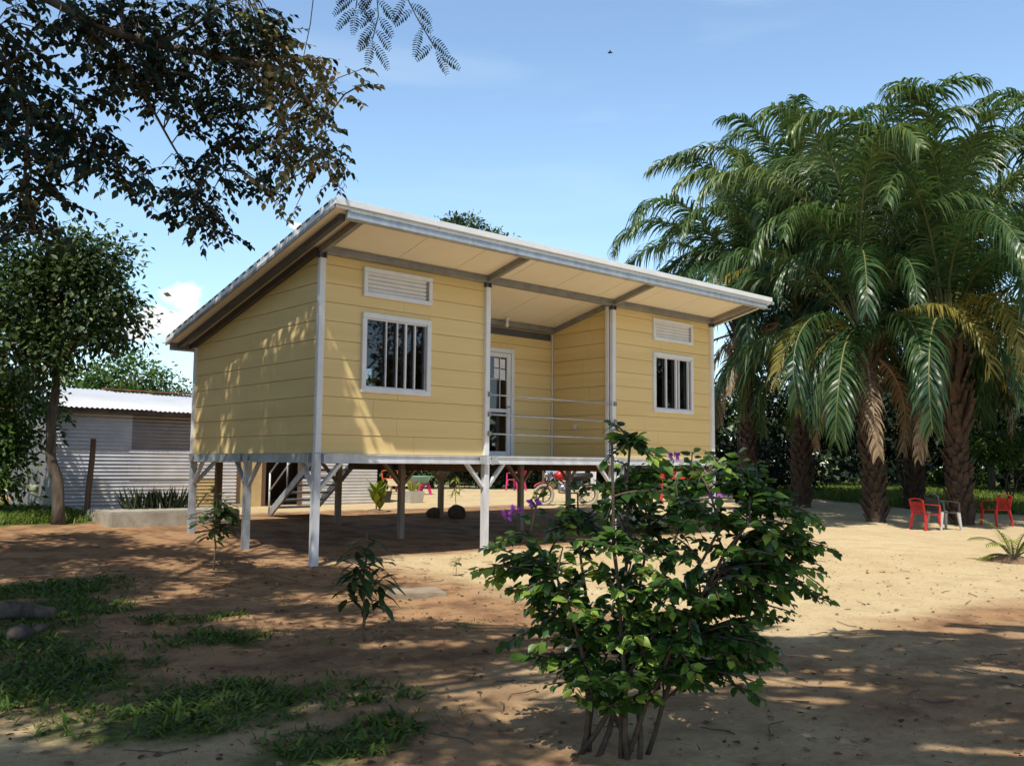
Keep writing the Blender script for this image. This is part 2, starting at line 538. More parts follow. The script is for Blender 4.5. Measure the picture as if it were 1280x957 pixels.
# leaf shapes: x runs along the leaf, y across, z out of the blade
L_SIMPLE = ([(0, 0, 0), (0.45, 0.27, 0.05), (1, 0, -0.06), (0.45, -0.27, 0.05)], [(0, 1, 2), (0, 2, 3)])
L_OVATE = ([(0, 0, 0), (0.18, 0.27, 0.05), (0.5, 0.34, 0.06), (0.8, 0.17, 0.0), (1.05, 0, -0.1), (0.8, -0.17, 0.0), (0.5, -0.34, 0.06), (0.18, -0.27, 0.05), (0.5, 0, 0.0), (0.2, 0, 0.0), (0.8, 0, -0.03)],
           [(0, 9, 1), (9, 8, 2, 1), (8, 10, 3, 2), (10, 4, 3), (0, 7, 9), (9, 7, 6, 8), (8, 6, 5, 10), (10, 5, 4)])
L_LANCE = ([(0, 0, 0), (0.2, 0.07, 0.02), (0.5, 0.115, -0.01), (0.8, 0.07, -0.12), (1, 0, -0.25), (0.8, -0.07, -0.12), (0.5, -0.115, -0.01), (0.2, -0.07, 0.02), (0.2, 0, 0), (0.5, 0, -0.04), (0.8, 0, -0.14)],
           [(0, 8, 1), (8, 9, 2, 1), (9, 10, 3, 2), (10, 4, 3), (0, 7, 8), (8, 7, 6, 9), (9, 6, 5, 10), (10, 5, 4)])
L_SMALL = ([(0, 0, 0), (0.3, 0.17, 0), (0.75, 0.17, 0), (1, 0, 0), (0.75, -0.17, 0), (0.3, -0.17, 0)], [(0, 3, 2, 1), (0, 5, 4, 3)])


def norm(a):
    return a/np.maximum(np.linalg.norm(a, axis=-1, keepdims=True), 1e-9)


def leafgeo(pos, ax, nr, size, tmpl, tint):
    pos = np.asarray(pos, float)
    ax = norm(np.asarray(ax, float))
    side = norm(np.cross(np.asarray(nr, float), ax)+1e-6)
    n2 = np.cross(ax, side)
    tv = np.asarray(tmpl[0], float)
    size = np.asarray(size, float)[:, None, None]
    vs = pos[:, None, :]+size*(tv[None, :, 0:1]*ax[:, None, :]+tv[None, :, 1:2]*side[:, None, :]+tv[None, :, 2:3]*n2[:, None, :])
    k = len(tv)
    n = len(pos)
    ff = np.concatenate([np.array(f) for f in tmpl[1]])
    fl = np.array([len(f) for f in tmpl[1]])
    faces = (np.arange(n)[:, None]*k+ff[None, :]).ravel()
    lens = np.tile(fl, n)
    return vs.reshape(-1, 3), faces, lens, np.repeat(np.asarray(tint, float), k)


def leaves(name, pos, ax, nr, size, tmpl, tint, mat, parent=None, smooth=False):
    v, f, l, t = leafgeo(pos, ax, nr, size, tmpl, tint)
    return npmesh(name, v, f, l, mat, parent, t, smooth)


def ss(a, b, t):
    t = np.clip((np.asarray(t, float)-a)/(b-a), 0, 1)
    return t*t*(3-2*t)


def g(x, y):
    return float(0.32*ss(-.3, 7.5, y))


# value noise for the terrain and for masks
_perm = rng.random((64, 64))


def vnoise(x, y):
    xi = np.floor(x).astype(int)
    yi = np.floor(y).astype(int)
    fx = x-xi
    fy = y-yi
    fx = fx*fx*(3-2*fx)
    fy = fy*fy*(3-2*fy)
    a = _perm[xi % 64, yi % 64]
    b = _perm[(xi+1) % 64, yi % 64]
    c = _perm[xi % 64, (yi+1) % 64]
    d = _perm[(xi+1) % 64, (yi+1) % 64]
    return (a*(1-fx)+b*fx)*(1-fy)+(c*(1-fx)+d*fx)*fy


def fbm(x, y, o=4):
    s = 0
    amp = 0.5
    for i in range(o):
        s = s+amp*vnoise(x*2**i+17.3*i, y*2**i+5.1*i)
        amp *= 0.5
    return s


GRASS = [(-4.1, -5.9, 1.0, 0.8, 1.0), (-4.6, -4.8, 1.0, 0.9, 0.9), (-3.1, -4.1, 0.8, 0.7, 0.7), (-3.6, -1.7, 1.1, 0.9, 0.8), (-4.4, -3.0, 1.0, 1.2, 0.8),
         (-1.3, -4.9, 0.7, 0.6, 0.55), (-3.2, -6.2, 0.5, 0.4, 0.55), (1.6, -7.6, 0.9, 0.4, 0.3), (-0.2, -2.6, 0.8, 0.6, 0.25), (-2.2, -3.6, 0.9, 0.6, 0.35),
         (-5.6, 2.0, 2.5, 3.0, 0.8), (-3.4, -.4, 1.2, .9, .8), (-2.9, -2.9, .7, .6, .6), (-3.9, -6.9, .7, .5, .8), (-4.3, -0.6, 1.4, 1.0, 0.6), (-2.3, -7.4, 0.5, 0.4, 0.25)]


def grassmask(x, y):
    s = np.zeros_like(x)
    for cx, cy_, rx, ry, w in GRASS:
        s = np.maximum(s, w*np.exp(-(((x-cx)/rx)**2+((y-cy_)/ry)**2)*1.1))
    lawn = ss(5.2, 6.2, y)*ss(-0.1, -0.8, x)*1.0       # lawn beside the shed
    # lawn beyond the palms and the far fields
    far = ss(21.5, 23.5, x+0.15*y)*ss(-25, -18, y)
    far2 = ss(22, 27, y)
    far3 = ss(-24, -32, y)
    far4 = ss(-13, -18, x)
    return np.clip(np.maximum.reduce([s, lawn, far, far2, far3, far4]), 0, 1)


# ------------------------------------------------------------------ ground
def axis(lo, hi, fine0, fine1, step):
    a = list(np.arange(fine0, fine1, step))
    d = step
    x = fine1
    while x < hi:
        a.append(x)
        d = min(d*1.13, 40)
        x += d
    a.append(hi)
    d = step
    x = fine0-step
    pre = []
    while x > lo:
        pre.append(x)
        d = min(d*1.13, 40)
        x -= d
    pre.append(lo)
    return np.array(pre[::-1]+a)


gx = axis(-700, 900, -6.5, 6.5, 0.055)
gy = axis(-700, 900, -10.5, 3.0, 0.06)
X, Y = np.meshgrid(gx, gy, indexing='ij')
near = np.exp(-((X-0)**2+(Y+3)**2)/900)
Zb = 0.32*ss(-.3, 7.5, Y)
Zn = ((fbm(X*0.8, Y*0.8)-.47)*0.07+(fbm(X*4.1+9, Y*4.1)-.47)*0.035+(fbm(X*13+3, Y*13, 3)-.45)*0.016-np.clip(fbm(X*3.3+31, Y*3.3+7, 2)-.50, 0, .2)*.12)*near
flat = ss(1.5, 3.0, X)*ss(-7.5, -6.0, Y)
Z = Zb+Zn*(1-0.45*flat)


def gz(x, y):
    i = int(np.clip(np.searchsorted(gx, x), 1, len(gx)-1))
    j = int(np.clip(np.searchsorted(gy, y), 1, len(gy)-1))
    return float(Z[i, j]+Z[i-1, j-1]+Z[i-1, j]+Z[i, j-1])/4


def gz_np(x, y):
    i = np.clip(np.searchsorted(gx, x), 1, len(gx)-1)
    j = np.clip(np.searchsorted(gy, y), 1, len(gy)-1)
    return (Z[i, j]+Z[i-1, j-1]+Z[i-1, j]+Z[i, j-1])/4


nx, ny = len(gx), len(gy)
idx = np.arange(nx*ny).reshape(nx, ny)
fq = np.stack([idx[:-1, :-1], idx[1:, :-1], idx[1:, 1:], idx[:-1, 1:]], -1).reshape(-1)
M['ground'] = bpy.data.materials.new('dirt_ground')
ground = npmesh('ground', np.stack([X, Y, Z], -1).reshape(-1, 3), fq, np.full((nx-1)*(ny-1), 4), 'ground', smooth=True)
tag(ground, kind='structure')
gm = grassmask(X, Y)
at = ground.data.attributes.new('grass', 'FLOAT', 'POINT')
at.data.foreach_set('value', gm.ravel().astype(np.float32))
# redder earth at left; tree and house shade also darkened into the soil colour
red_shade = np.clip(np.maximum.reduce([0.62*ss(-5.9, -7.2, Y+.15*X)*ss(9, 4, X), ss(2.2, -1.0, X)*0.9*ss(-9.5, -6.0, Y+0.4*X), 0.75*ss(-.6, .6, Y)*ss(7.3, 6.2, Y)*ss(-1, 0, X)*ss(10.5, 9.2, X)]), 0, 1)
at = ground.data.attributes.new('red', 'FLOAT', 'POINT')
at.data.foreach_set('value', red_shade.ravel().astype(np.float32))


def ground_mat():
    mt = M['ground']
    mt.use_nodes = True
    t = mt.node_tree
    b = t.nodes['Principled BSDF']
    b.inputs['Roughness'].default_value = 0.95
    b.inputs['Specular IOR Level'].default_value = 0.15
    tcn = N(t, 'ShaderNodeTexCoord')

    def noise(scale, detail=6, rough=0.6):
        n = N(t, 'ShaderNodeTexNoise')
        n.inputs['Scale'].default_value = scale
        n.inputs['Detail'].default_value = detail
        n.inputs['Roughness'].default_value = rough
        t.links.new(tcn.outputs['Object'], n.inputs['Vector'])
        return n.outputs['Fac']

    def mapr(v, a, b_, lo=0.0, hi=1.0):
        n = N(t, 'ShaderNodeMapRange', interpolation_type='SMOOTHSTEP')
        n.inputs['From Min'].default_value = a
        n.inputs['From Max'].default_value = b_
        n.inputs['To Min'].default_value = lo
        n.inputs['To Max'].default_value = hi
        t.links.new(v, n.inputs['Value'])
        return n.outputs['Result']

    def mix(f, c1, c2):
        n = N(t, 'ShaderNodeMixRGB')
        for s_, v in (('Fac', f), ('Color1', c1), ('Color2', c2)):
            if isinstance(v, tuple):
                n.inputs[s_].default_value = rgba(v)
            else:
                t.links.new(v, n.inputs[s_])
        return n.outputs['Color']
    n1, n2, n3, n4 = noise(0.35, 7), noise(2.2, 8, 0.65), noise(17, 6, 0.7), noise(75, 4, 0.7)
    sand = mix(mapr(n1, .38, .64), (0.66, 0.525, 0.315), (0.61, 0.465, 0.27))
    sand = mix(mapr(n2, .42, .72), sand, (0.55, 0.40, 0.225))
    a_red_shade = N(t, 'ShaderNodeAttribute', attribute_name='red').outputs['Fac']
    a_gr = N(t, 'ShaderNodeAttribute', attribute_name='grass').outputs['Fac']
    red = mix(mapr(n2, .38, .66), (0.42, 0.245, 0.125), (0.21, 0.11, 0.06))  # soil tone that also carries the painted tree and house shade
    rf = mapr(math_node(t, 'ADD', a_red_shade, math_node(t, 'MULTIPLY', math_node(t, 'SUBTRACT', n1, 0.5), 0.9)), .25, .75)
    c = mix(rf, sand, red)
    # fine grain, small dark crumbs and pale grains
    c = mix(mapr(n3, .52, .70, 0, .42), c, (0.19, 0.105, 0.055))
    c = mix(mapr(n4, .56, .74, 0, .40), c, (0.60, 0.46, 0.31))
    c = mix(mapr(n4, .44, .30, 0, .38), c, (0.13, 0.075, 0.045))
    gf = mapr(math_node(t, 'ADD', a_gr, math_node(t, 'MULTIPLY', math_node(t, 'SUBTRACT', n2, 0.5), 1.0)), .40, .85)
    gc = mix(mapr(n3, .35, .65), (0.055, 0.085, 0.022), (0.12, 0.14, 0.035))
    c = mix(gf, c, gc)
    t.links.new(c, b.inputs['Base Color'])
    hsum = math_node(t, 'ADD', math_node(t, 'MULTIPLY', n3, 0.6), math_node(t, 'MULTIPLY', n4, 0.25))
    bp = N(t, 'ShaderNodeBump')
    bp.inputs['Strength'].default_value = 0.85
    bp.inputs['Distance'].default_value = 0.03
    t.links.new(hsum, bp.inputs['Height'])
    t.links.new(bp.outputs['Normal'], b.inputs['Normal'])


ground_mat()

# ------------------------------------------------------------------ HOUSE
house = thing('stilt_house', 'yellow boarded house raised on pale steel stilts with a sloping white roof', 'house', (4.5, 2.0, 0.1))
ZF = 1.50
SLOPE = 0.235
YE0, YE1 = -1.08, 4.32
XE0, XE1 = -0.45, 9.56


def zu(y):                      # underside of the roof sheet
    return 4.60-SLOPE*(y-YE0)


PLANK = 0.262
LAP = 0.008
GAP = 0.007


def plank_wall(O, U, Nn, width, z0, z1, openings=(), clip=False, label=None):
    mb = MB()
    O, U, Nn = Vector(O), Vector(U), Vector(Nn)
    zr = z0
    jr = random.Random(int(width*100))
    while zr < z1-0.01:
        zt = min(zr+PLANK, z1)
        cuts = sorted({zr, zt} | {z for o in openings for z in (o[2], o[3]) if zr < z < zt})
        for za, zb in zip(cuts[:-1], cuts[1:]):
            zm = (za+zb)/2
            segs = [(0.0, width)]
            for o in openings:
                if o[2] < zm < o[3]:
                    ns = []
                    for s0, s1 in segs:
                        if o[0] > s0:
                            ns.append((s0, min(o[0], s1)))
                        if o[1] < s1:
                            ns.append((max(o[1], s0), s1))
                    segs = ns
            fa = 0.003+LAP*(1-(za-zr)/PLANK)
            fb = 0.003+LAP*(1-(zb-zr)/PLANK)
            zfull = zb
            if zb == zt and zt < z1-.001:
                zb -= GAP
            for s0, s1 in segs:
                if s1-s0 < 0.005:
                    continue
                cutu = s0+(s1-s0)*jr.uniform(.3, .7) if s1-s0 > 1.2 else None
                spans = [(0, zb, s0, s1)] if cutu is None else [(0, zb, s0, cutu-.0015), (0, zb, cutu+.0015, s1)]
                for layer, zhi, s0, s1 in spans+[(1, zfull, s0, s1)]:
                    c = []
                    for zz, ff in ((za, fa), (zhi, fb)):
                        o_, i_ = (ff, -0.012) if layer == 0 else (-0.0125, -0.03)
                        for ss_, dd in ((s0, o_), (s1, o_), (s1, i_), (s0, i_)):
                            p = O+U*ss_+Nn*dd
                            c.append((p.x, p.y, zz))
                    mb.hexa(c)
        zr = zt

    def cl(bm, off):
        if clip:
            bmesh.ops.bisect_plane(bm, geom=bm.verts[:]+bm.edges[:]+bm.faces[:], dist=1e-5,
                                   plane_co=Vector((0, 0, zu(0)-0.004))-off, plane_no=Vector((0, SLOPE, 1)).normalized(), clear_outer=True)
    o = mb.build('wall', 'yellow', house, extra=cl)
    if label:
        o['label'] = label
    return o


WIN_Z0, WIN_Z1, VEN_Z0, VEN_Z1 = 2.37, 3.514, 3.744, 4.168
WL = (0.673, 1.889)
WR = (7.144, 8.377)
tr = 0.03
plank_wall((0, 0, 0), (1, 0, 0), (0, -1, 0), 3.0, ZF, zu(0)-.005,
           [(WL[0]+tr, WL[1]-tr, WIN_Z0+tr, WIN_Z1-tr), (WL[0]+tr, WL[1]-tr, VEN_Z0+tr, VEN_Z1-tr)])
plank_wall((6, 0, 0), (1, 0, 0), (0, -1, 0), 3.0, ZF, zu(0)-.005,
           [(WR[0]+tr-6, WR[1]-tr-6, WIN_Z0+tr, WIN_Z1-tr), (WR[0]+tr-6, WR[1]-tr-6, VEN_Z0+tr, VEN_Z1-tr)])
plank_wall((0, 4.03, 0), (0, -1, 0), (-1, 0, 0), 4.03, ZF, zu(0), (), True)
plank_wall((9, 0, 0), (0, 1, 0), (1, 0, 0), 4.03, ZF, zu(0), (), True)
PD = 1.536
plank_wall((3, PD, 0), (1, 0, 0), (0, -1, 0), 3.0, ZF, zu(PD)-.005, [(0.99, 1.95, ZF-.1, 3.45)])
plank_wall((3, 0.0, 0), (0, 1, 0), (1, 0, 0), PD, ZF, zu(0), (), True)
plank_wall((6, PD, 0), (0, -1, 0), (-1, 0, 0), PD, ZF, zu(0), (), True)
plank_wall((9, 4.03, 0), (-1, 0, 0), (0, 1, 0), 9.0, ZF, zu(4.03)-.005, [(5.5, 6.45, ZF-.1, 3.2)])

# inside partitions keep the rooms dark
mb = MB()
mb.box(0.05, 8.95, 0.05, 3.98, ZF-.035, ZF-.004)
mb.build('floor', 'floor', house)
mb = MB()
mb.box(3.06, 5.94, 0.0, PD-.03, ZF-.003, ZF+.004)
mb.build('porch_deck', 'galv', house)

# corner and porch posts (white) with the dark head bracket
def wall_post(x, y, ztop, w=0.095, d=0.07, sx=0, sy=-1, z0=ZF+.002):
    mb = MB()
    mb.box(x-w/2, x+w/2, y-d/2, y+d/2, z0, ztop)
    o = mb.build('corner_post', 'white', house, bevel=0.006)
    b = MB()
    b.box(x-w/2-.008, x-w/2+.012, y-d/2-.008, y+d/2+.01, ztop+.001, ztop+.09)
    b.box(x+w/2-.012, x+w/2+.008, y-d/2-.008, y+d/2+.01, ztop+.001, ztop+.09)
    b.box(x-w/2+.013, x+w/2-.013, y-.012, y+.012, ztop+.001, ztop+.09)
    b.build('bracket', 'darksteel', o)
    return o


for x in (0.0, 3.0, 6.0, 9.0):
    wall_post(x, -.03, 4.185)
wall_post(0.0, 4.06, 3.30)
wall_post(9.0, 4.06, 3.30)
mb = MB()
mb.box(5.955, 5.979, PD-.045, PD-.021, ZF+.006, zu(PD)-.11)
mb.build('wall_trim', 'white', house)
mb = MB()
mb.box(2.98+.041, 2.98+.065, PD-.045, PD-.021, ZF+.006, zu(PD)-.11)
mb.build('wall_trim', 'white', house)
mb = MB()                                   # second white leg on the porch side of the right post
mb.box(5.915, 5.950, 0.02, .08, ZF+.006, 4.24)
mb.build('wall_trim', 'white', house)


# windows
def window(x0, x1, bars):
    z0, z1 = WIN_Z0, WIN_Z1
    f = 0.075
    mb = MB()
    mb.box(x0, x1, -.052, .04, z1-f, z1)
    mb.box(x0, x1, -.052, .04, z0, z0+f)
    mb.box(x0, x0+f, -.050, .04, z0+f+.001, z1-f-.001)
    mb.box(x1-f, x1, -.050, .04, z0+f+.001, z1-f-.001)
    fr = mb.build('window', 'white', house, bevel=0.005)
    s = MB()
    a, b = x0+f+.001, x1-f-.001
    for t, w in bars:
        xx = a+(b-a)*t
        s.box(xx-w/2, xx+w/2, -.030, .005, z0+f+.022, z1-f-.022)
    s.box(a, b, -.026, .006, z0+f+.001, z0+f+.021)
    s.box(a, b, -.026, .006, z1-f-.021, z1-f-.001)
    s.build('sash', 'white', fr)
    j = MB()
    j.box(b-.035, b, -.022, .015, z0+f+.022, z1-f-.022)
    j.build('jamb', 'steel', fr)
    p = MB()
    p.add([(a, .018, z0+f), (b-.036, .018, z0+f), (b-.036, .018, z1-f), (a, .018, z1-f)], [(0, 1, 2, 3)])
    p.build('pane', 'glass', fr)
    return fr


window(WL[0], WL[1], [(0.32, 0.017), (0.50, 0.018), (0.645, 0.030), (0.80, 0.024)])
window(WR[0], WR[1], [(0.30, 0.032), (0.58, 0.04), (0.66, 0.03), (0.93, 0.028)])


def vent(x0, x1):
    z0, z1 = VEN_Z0, VEN_Z1
    f = 0.065
    mb = MB()
    mb.box(x0, x1, -.052, .04, z1-f, z1)
    mb.box(x0, x1, -.052, .04, z0, z0+f)
    mb.box(x0, x0+f, -.050, .04, z0+f+.001, z1-f-.001)
    mb.box(x1-f, x1, -.050, .04, z0+f+.001, z1-f-.001)
    fr = mb.build('louvre_vent', 'white', house, bevel=0.005)
    s = MB()
    n = 5
    h = (z1-z0-2*f)/n
    for i in range(n):
        zz = z0+f+h*(i+.5)
        s.bar((x0+f+.002, -.012, zz), (x1-f-.04, -.012, zz), .012, h*1.12, (0, -0.55, 0.83))
    s.build('louvre', 'white', fr)
    s = MB()
    s.box(x1-f-.032, x1-f-.008, -.02, .02, z0+f+.004, z1-f-.004)
    s.build('jamb', 'steel', fr)


vent(WL[0]+.005, WL[1]+.007)
vent(WR[0], WR[1])

# porch door
yd = PD
mb = MB()
mb.box(3.97, 4.03, yd-.05, yd+.03, ZF+.006, 3.49)
mb.box(4.90, 4.975, yd-.05, yd+.03, ZF+.006, 3.49)
mb.box(4.031, 4.899, yd-.049, yd+.03, 3.41, 3.488)
door = mb.build('door', 'white', house, bevel=0.004)
mb = MB()
mb.box(4.035, 4.10, yd-.03, yd+.01, ZF+.02, 3.405)
mb.box(4.80, 4.895, yd-.03, yd+.01, ZF+.02, 3.405)
for a, b in ((ZF+.02, ZF+.10), (2.31, 2.375), (3.325, 3.405)):
    mb.box(4.101, 4.799, yd-.029, yd+.01, a, b)
mb.build('door_leaf', 'white', door, bevel=0.003)
mb = MB()
mb.box(4.63, 4.642, yd-.026, yd-.012, 2.376, 3.324)
mb.box(4.101, 4.799, yd-.026, yd-.012, 2.905, 2.915)
mb.build('glazing_bar', 'white', door)
mb = MB()
mb.add([(4.10, yd-.006, ZF+.1), (4.80, yd-.006, ZF+.1), (4.80, yd-.006, 3.325), (4.10, yd-.006, 3.325)], [(0, 1, 2, 3)])
mb.build('pane', 'glass', door)
mb = MB()
for a, b, c, d in ((4.50, 4.615, 3.13, 3.30), (4.655, 4.77, 3.12, 3.295), (4.50, 4.62, 2.93, 3.11), (4.65, 4.775, 2.92, 3.10)):
    mb.box(a, b, yd-.0095, yd-.0075, c, d)
mb.build('notice', 'paper', door)
mb = MB()
mb.box(4.475, 4.54, yd-.0095, yd-.0075, 1.70, 1.745)
mb.build('sticker', 'paper', door)
mb = MB()
mb.tube([(4.845, yd-.03, 2.42), (4.845, yd-.075, 2.42), (4.75, yd-.08, 2.42)], .011, 8)
mb.build('handle', 'chrome', door, True)

# porch rails
for z, zr_ in ((2.47, 2.465), (2.155, 2.15), (1.85, 1.845)):
    mb = MB()
    mb.tube([(3.03, -.04, z), (4.5, -.04, (z+zr_)/2), (5.99, -.04, zr_)], .014, 8)
    rl = mb.build('railing', 'galv', house, True)
    c = MB()
    c.box(3.005, 3.055, -.096, -.066, z-.035, z+.035)
    c.build('clamp', 'steel', rl)
    c = MB()
    c.box(5.975, 6.04, -.096, -.066, zr_-.035, zr_+.035)
    c.build('clamp', 'steel', rl)
mb = MB()
mb.box(5.962, 5.978, .845, .935, 2.03, 2.12)
mb.build('power_socket', 'white', house, bevel=.004)

# roof
mb = MB()


def slab(mb, x0, x1, y0, y1, lo, hi):
    mb.hexa([(x0, y0, zu(y0)+lo), (x1, y0, zu(y0)+lo), (x1, y1, zu(y1)+lo), (x0, y1, zu(y1)+lo),
             (x0, y0, zu(y0)+hi), (x1, y0, zu(y0)+hi), (x1, y1, zu(y1)+hi), (x0, y1, zu(y1)+hi)])


slab(mb, XE0, XE1, YE0, YE1, .035, .10)
yy = YE0+.06
while yy < YE1:
    slab(mb, XE0, XE1, yy, min(yy+.09, YE1), .098, .135)
    yy += .23
roof = mb.build('roof', 'roofwhite', house)
mb = MB()
slab(mb, XE0-.004, XE1+.004, YE0-.03, YE0-.002, .03, .12)
mb.build('fascia', 'roofwhite', roof, bevel=.006)
yy = YE0+.06+.10
while yy < YE1-.1:
    mb = MB()
    slab(mb, XE0-.006, XE0+.05, yy, yy+.10, .101, .128)
    mb.build('rib_infill', 'infill', roof)  # dark blocks filling the gaps between the roof rib ends
    yy += .23
mb = MB()
xs = [XE0]+[0.15+1.07*k for k in range(9)]+[XE1]
for a, b in zip(xs[:-1], xs[1:]):
    slab(mb, a+.005, b-.005, YE0, YE1-.02, 0.0, .03)
mb.build('soffit', 'soffit', roof)
mb = MB()
slab(mb, XE0-.001, XE0+.02, YE0, YE1, -.012, .033)
mb.build('edge_trim', 'steel', roof)


def ybeam(x, y0, y1, w=.07, h=.095, mat='steel', lo=-.004):
    b = MB()
    slab(b, x-w/2, x+w/2, y0, y1, lo-h, lo)
    return b.build('rafter', mat, roof)


for x in (0.0, 3.0, 6.0, 9.0):
    ybeam(x, YE0+.10, 0.02 if x not in (3.0, 6.0) else PD-.04)
ybeam(-.05, 0.03, YE1-.12, .06, .095, 'darksteel')
ybeam(9.05, 0.03, YE1-.12, .06)
ybeam(-.25, YE0+.12, YE1-.10, .07, .085, 'darksteel')
ybeam(9.3, YE0+.12, YE1-.10, .05, .06)
for y, x0, x1, h in ((YE0+.03, XE0+.2, XE1-.15, .105), (-.045, 0.05, 8.95, .10), (PD-.06, 3.03, 5.97, .10), (YE1-.09, XE0+.05, XE1-.05, .10)):
    b = MB()
    slab(b, x0, x1, y-.03, y+.03, -.006-h, -.006)
    # lips of the channel section
    slab(b, x0, x1, y-.045, y-.0301, -.006-h, -.006-h+.018)
    slab(b, x0, x1, y-.045, y-.0301, -.024, -.006)
    b.build('purlin', 'galv' if y < -.5 else 'steel', roof)
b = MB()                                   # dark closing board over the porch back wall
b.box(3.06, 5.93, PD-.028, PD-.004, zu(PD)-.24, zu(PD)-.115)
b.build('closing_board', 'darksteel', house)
# bulb
mb = MB()
mb.lathe((4.62, PD-.22, zu(PD-.22)-.075), [(.045, .07), (.045, .045), (.028, .04), (.028, 0), (.02, -.01)], 12)
lamp = mb.build('lamp_holder', 'white', house, True)
mb = MB()
mb.lathe((4.62, PD-.22, zu(PD-.22)-.085), [(.0, -.098), (.02, -.092), (.034, -.07), (.036, -.05), (.026, -.02), (.018, 0)], 12)
mb.build('bulb', 'bulb', lamp, True)

# floor beams
def beam(a, b, mat, w=.07, h=.125):
    m_ = MB()
    m_.bar(a, b, w, h)
    # channel lips
    return m_.build('floor_beam', mat, house)


zb = 1.432
for x0, x1 in ((.055, 2.945), (3.055, 5.945), (6.055, 8.945)):
    m_ = MB()
    m_.box(x0, x1, -.075, -.005, zb-.062, zb+.062)
    m_.box(x0, x1, -.093, -.0755, zb-.062, zb-.035)
    m_.box(x0, x1, -.093, -.0755, zb+.045, zb+.062)
    m_.build('floor_beam', 'stilt', house)
for y0, y1 in ((.055, 1.96), (2.07, 3.97)):
    m_ = MB()
    m_.box(-.075, -.005, y0, y1, zb-.062, zb+.062)
    m_.box(-.093, -.0755, y0, y1, zb-.062, zb-.035)
    m_.build('floor_beam', 'galv', house)
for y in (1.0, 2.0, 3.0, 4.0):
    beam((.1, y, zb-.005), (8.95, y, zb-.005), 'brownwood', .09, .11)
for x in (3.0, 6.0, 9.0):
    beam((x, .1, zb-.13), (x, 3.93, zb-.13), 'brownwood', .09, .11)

# stilts with braces and gussets
def stilt(x, y, mat, braces, ztop=1.49, w=.10):
    z0 = gz(x, y)-.12
    m_ = MB()
    m_.box(x-w/2, x+w/2, y-w/2, y+w/2, z0, ztop)
    o = m_.build('stilt', mat, house, bevel=.006)
    for dx, dy in braces:
        bb = MB()
        bb.bar((x+dx*(w/2+.005), y+dy*(w/2+.005)-.0*abs(dx), 1.02), (x+dx*.39, y+dy*.39, 1.385), .05, .055, (dy, dx, .3))
        bb.build('brace', mat, o)
        gs = MB()
        for sgn in (1,):
            px, py = x+dx*(w/2+.02), y+dy*(w/2+.02)
            if abs(dx):
                gs.add([(px-dx*.015, y-.108, 1.36), (px+dx*.11, y-.108, 1.375), (px+dx*.12, y-.108, 1.49), (px-dx*.015, y-.108, 1.49),
                        (px-dx*.015, y-.095, 1.36), (px+dx*.11, y-.095, 1.375), (px+dx*.12, y-.095, 1.49), (px-dx*.015, y-.095, 1.49)],
                       [(0, 1, 2, 3), (4, 7, 6, 5), (0, 4, 5, 1), (1, 5, 6, 2), (2, 6, 7, 3), (3, 7, 4, 0)])
            else:
                gs.add([(x-.108, py-dy*.015, 1.36), (x-.108, py+dy*.11, 1.375), (x-.108, py+dy*.12, 1.49), (x-.108, py-dy*.015, 1.49),
                        (x-.095, py-dy*.015, 1.36), (x-.095, py+dy*.11, 1.375), (x-.095, py+dy*.12, 1.49), (x-.095, py-dy*.015, 1.49)],
                       [(0, 1, 2, 3), (4, 7, 6, 5), (0, 4, 5, 1), (1, 5, 6, 2), (2, 6, 7, 3), (3, 7, 4, 0)])
        if mat not in ('brownwood', 'rearstilt') and (y < .5 or x < .5):
            gs.build('gusset_plate', 'galv', o)
    return o


stilt(0, -.02, 'stilt', [(1, 0), (0, 1)], ztop=1.497)
stilt(3, -.02, 'stilt', [(1, 0), (-1, 0)], ztop=1.497)
stilt(6, -.02, 'stilt', [(1, 0), (-1, 0)], ztop=1.497)
stilt(9, -.02, 'stilt', [(-1, 0), (0, 1)], ztop=1.497)
stilt(0, 2.015, 'galv', [(0, 1), (0, -1)])
stilt(0, 4.03, 'galv', [(0, -1), (1, 0)])
for x, y in ((2.9, 2.1), (5.85, 2.25), (9, 2.1)):
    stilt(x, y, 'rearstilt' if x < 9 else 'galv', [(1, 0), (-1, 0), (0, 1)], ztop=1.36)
for x, y in ((2.95, 4.25), (5.65, 4.55), (9, 4.03)):
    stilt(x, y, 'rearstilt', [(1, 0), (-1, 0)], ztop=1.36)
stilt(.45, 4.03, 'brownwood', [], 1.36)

# back stair with a pipe handrail
st = MB()
sx0, sx1 = 2.42, 3.36
yb, yt = 5.95, 4.30
zg = gz(2.9, 5.95)
zt = 1.47
stair = bpy.data.objects.new('stair', None)
col.objects.link(stair)
stair.parent = house
for x in (sx0, sx1):
    st = MB()
    st.bar((x, yb, zg+.06), (x, yt, zt-.06), .05, .14)
    st.build('stringer', 'galv', stair)
nst = 7
for i in range(nst):
    t = (i+.35)/nst
    m_ = MB()
    yy = yb+(yt-yb)*t
    zz = zg+.12+(zt-zg-.12)*t
    m_.box(sx0+.026, sx1-.026, yy-.11, yy+.11, zz-.02, zz+.02)
    m_.build('tread', 'galv', stair)
hr = MB()
for (yy, zz) in ((yb-.02, zg), (yb-.02-.72, zg+.60)):
    hr.tube([(sx0-.04, yy, zz), (sx0-.04, yy, zz+.86)], .018, 8)
for dz in (.86, .50):
    hr.tube([(sx0-.04, yb-.02, zg+dz), (sx0-.04, yt, zt+dz-.05)], .016, 8)
hr.build('handrail', 'white', stair, True)


# ------------------------------------------------------------------ SHED
shed = thing('corrugated_shed', 'low shed of pale corrugated metal sheets behind the house on the left', 'shed', (2.0, 9.0, 0.32))
SY = 8.9


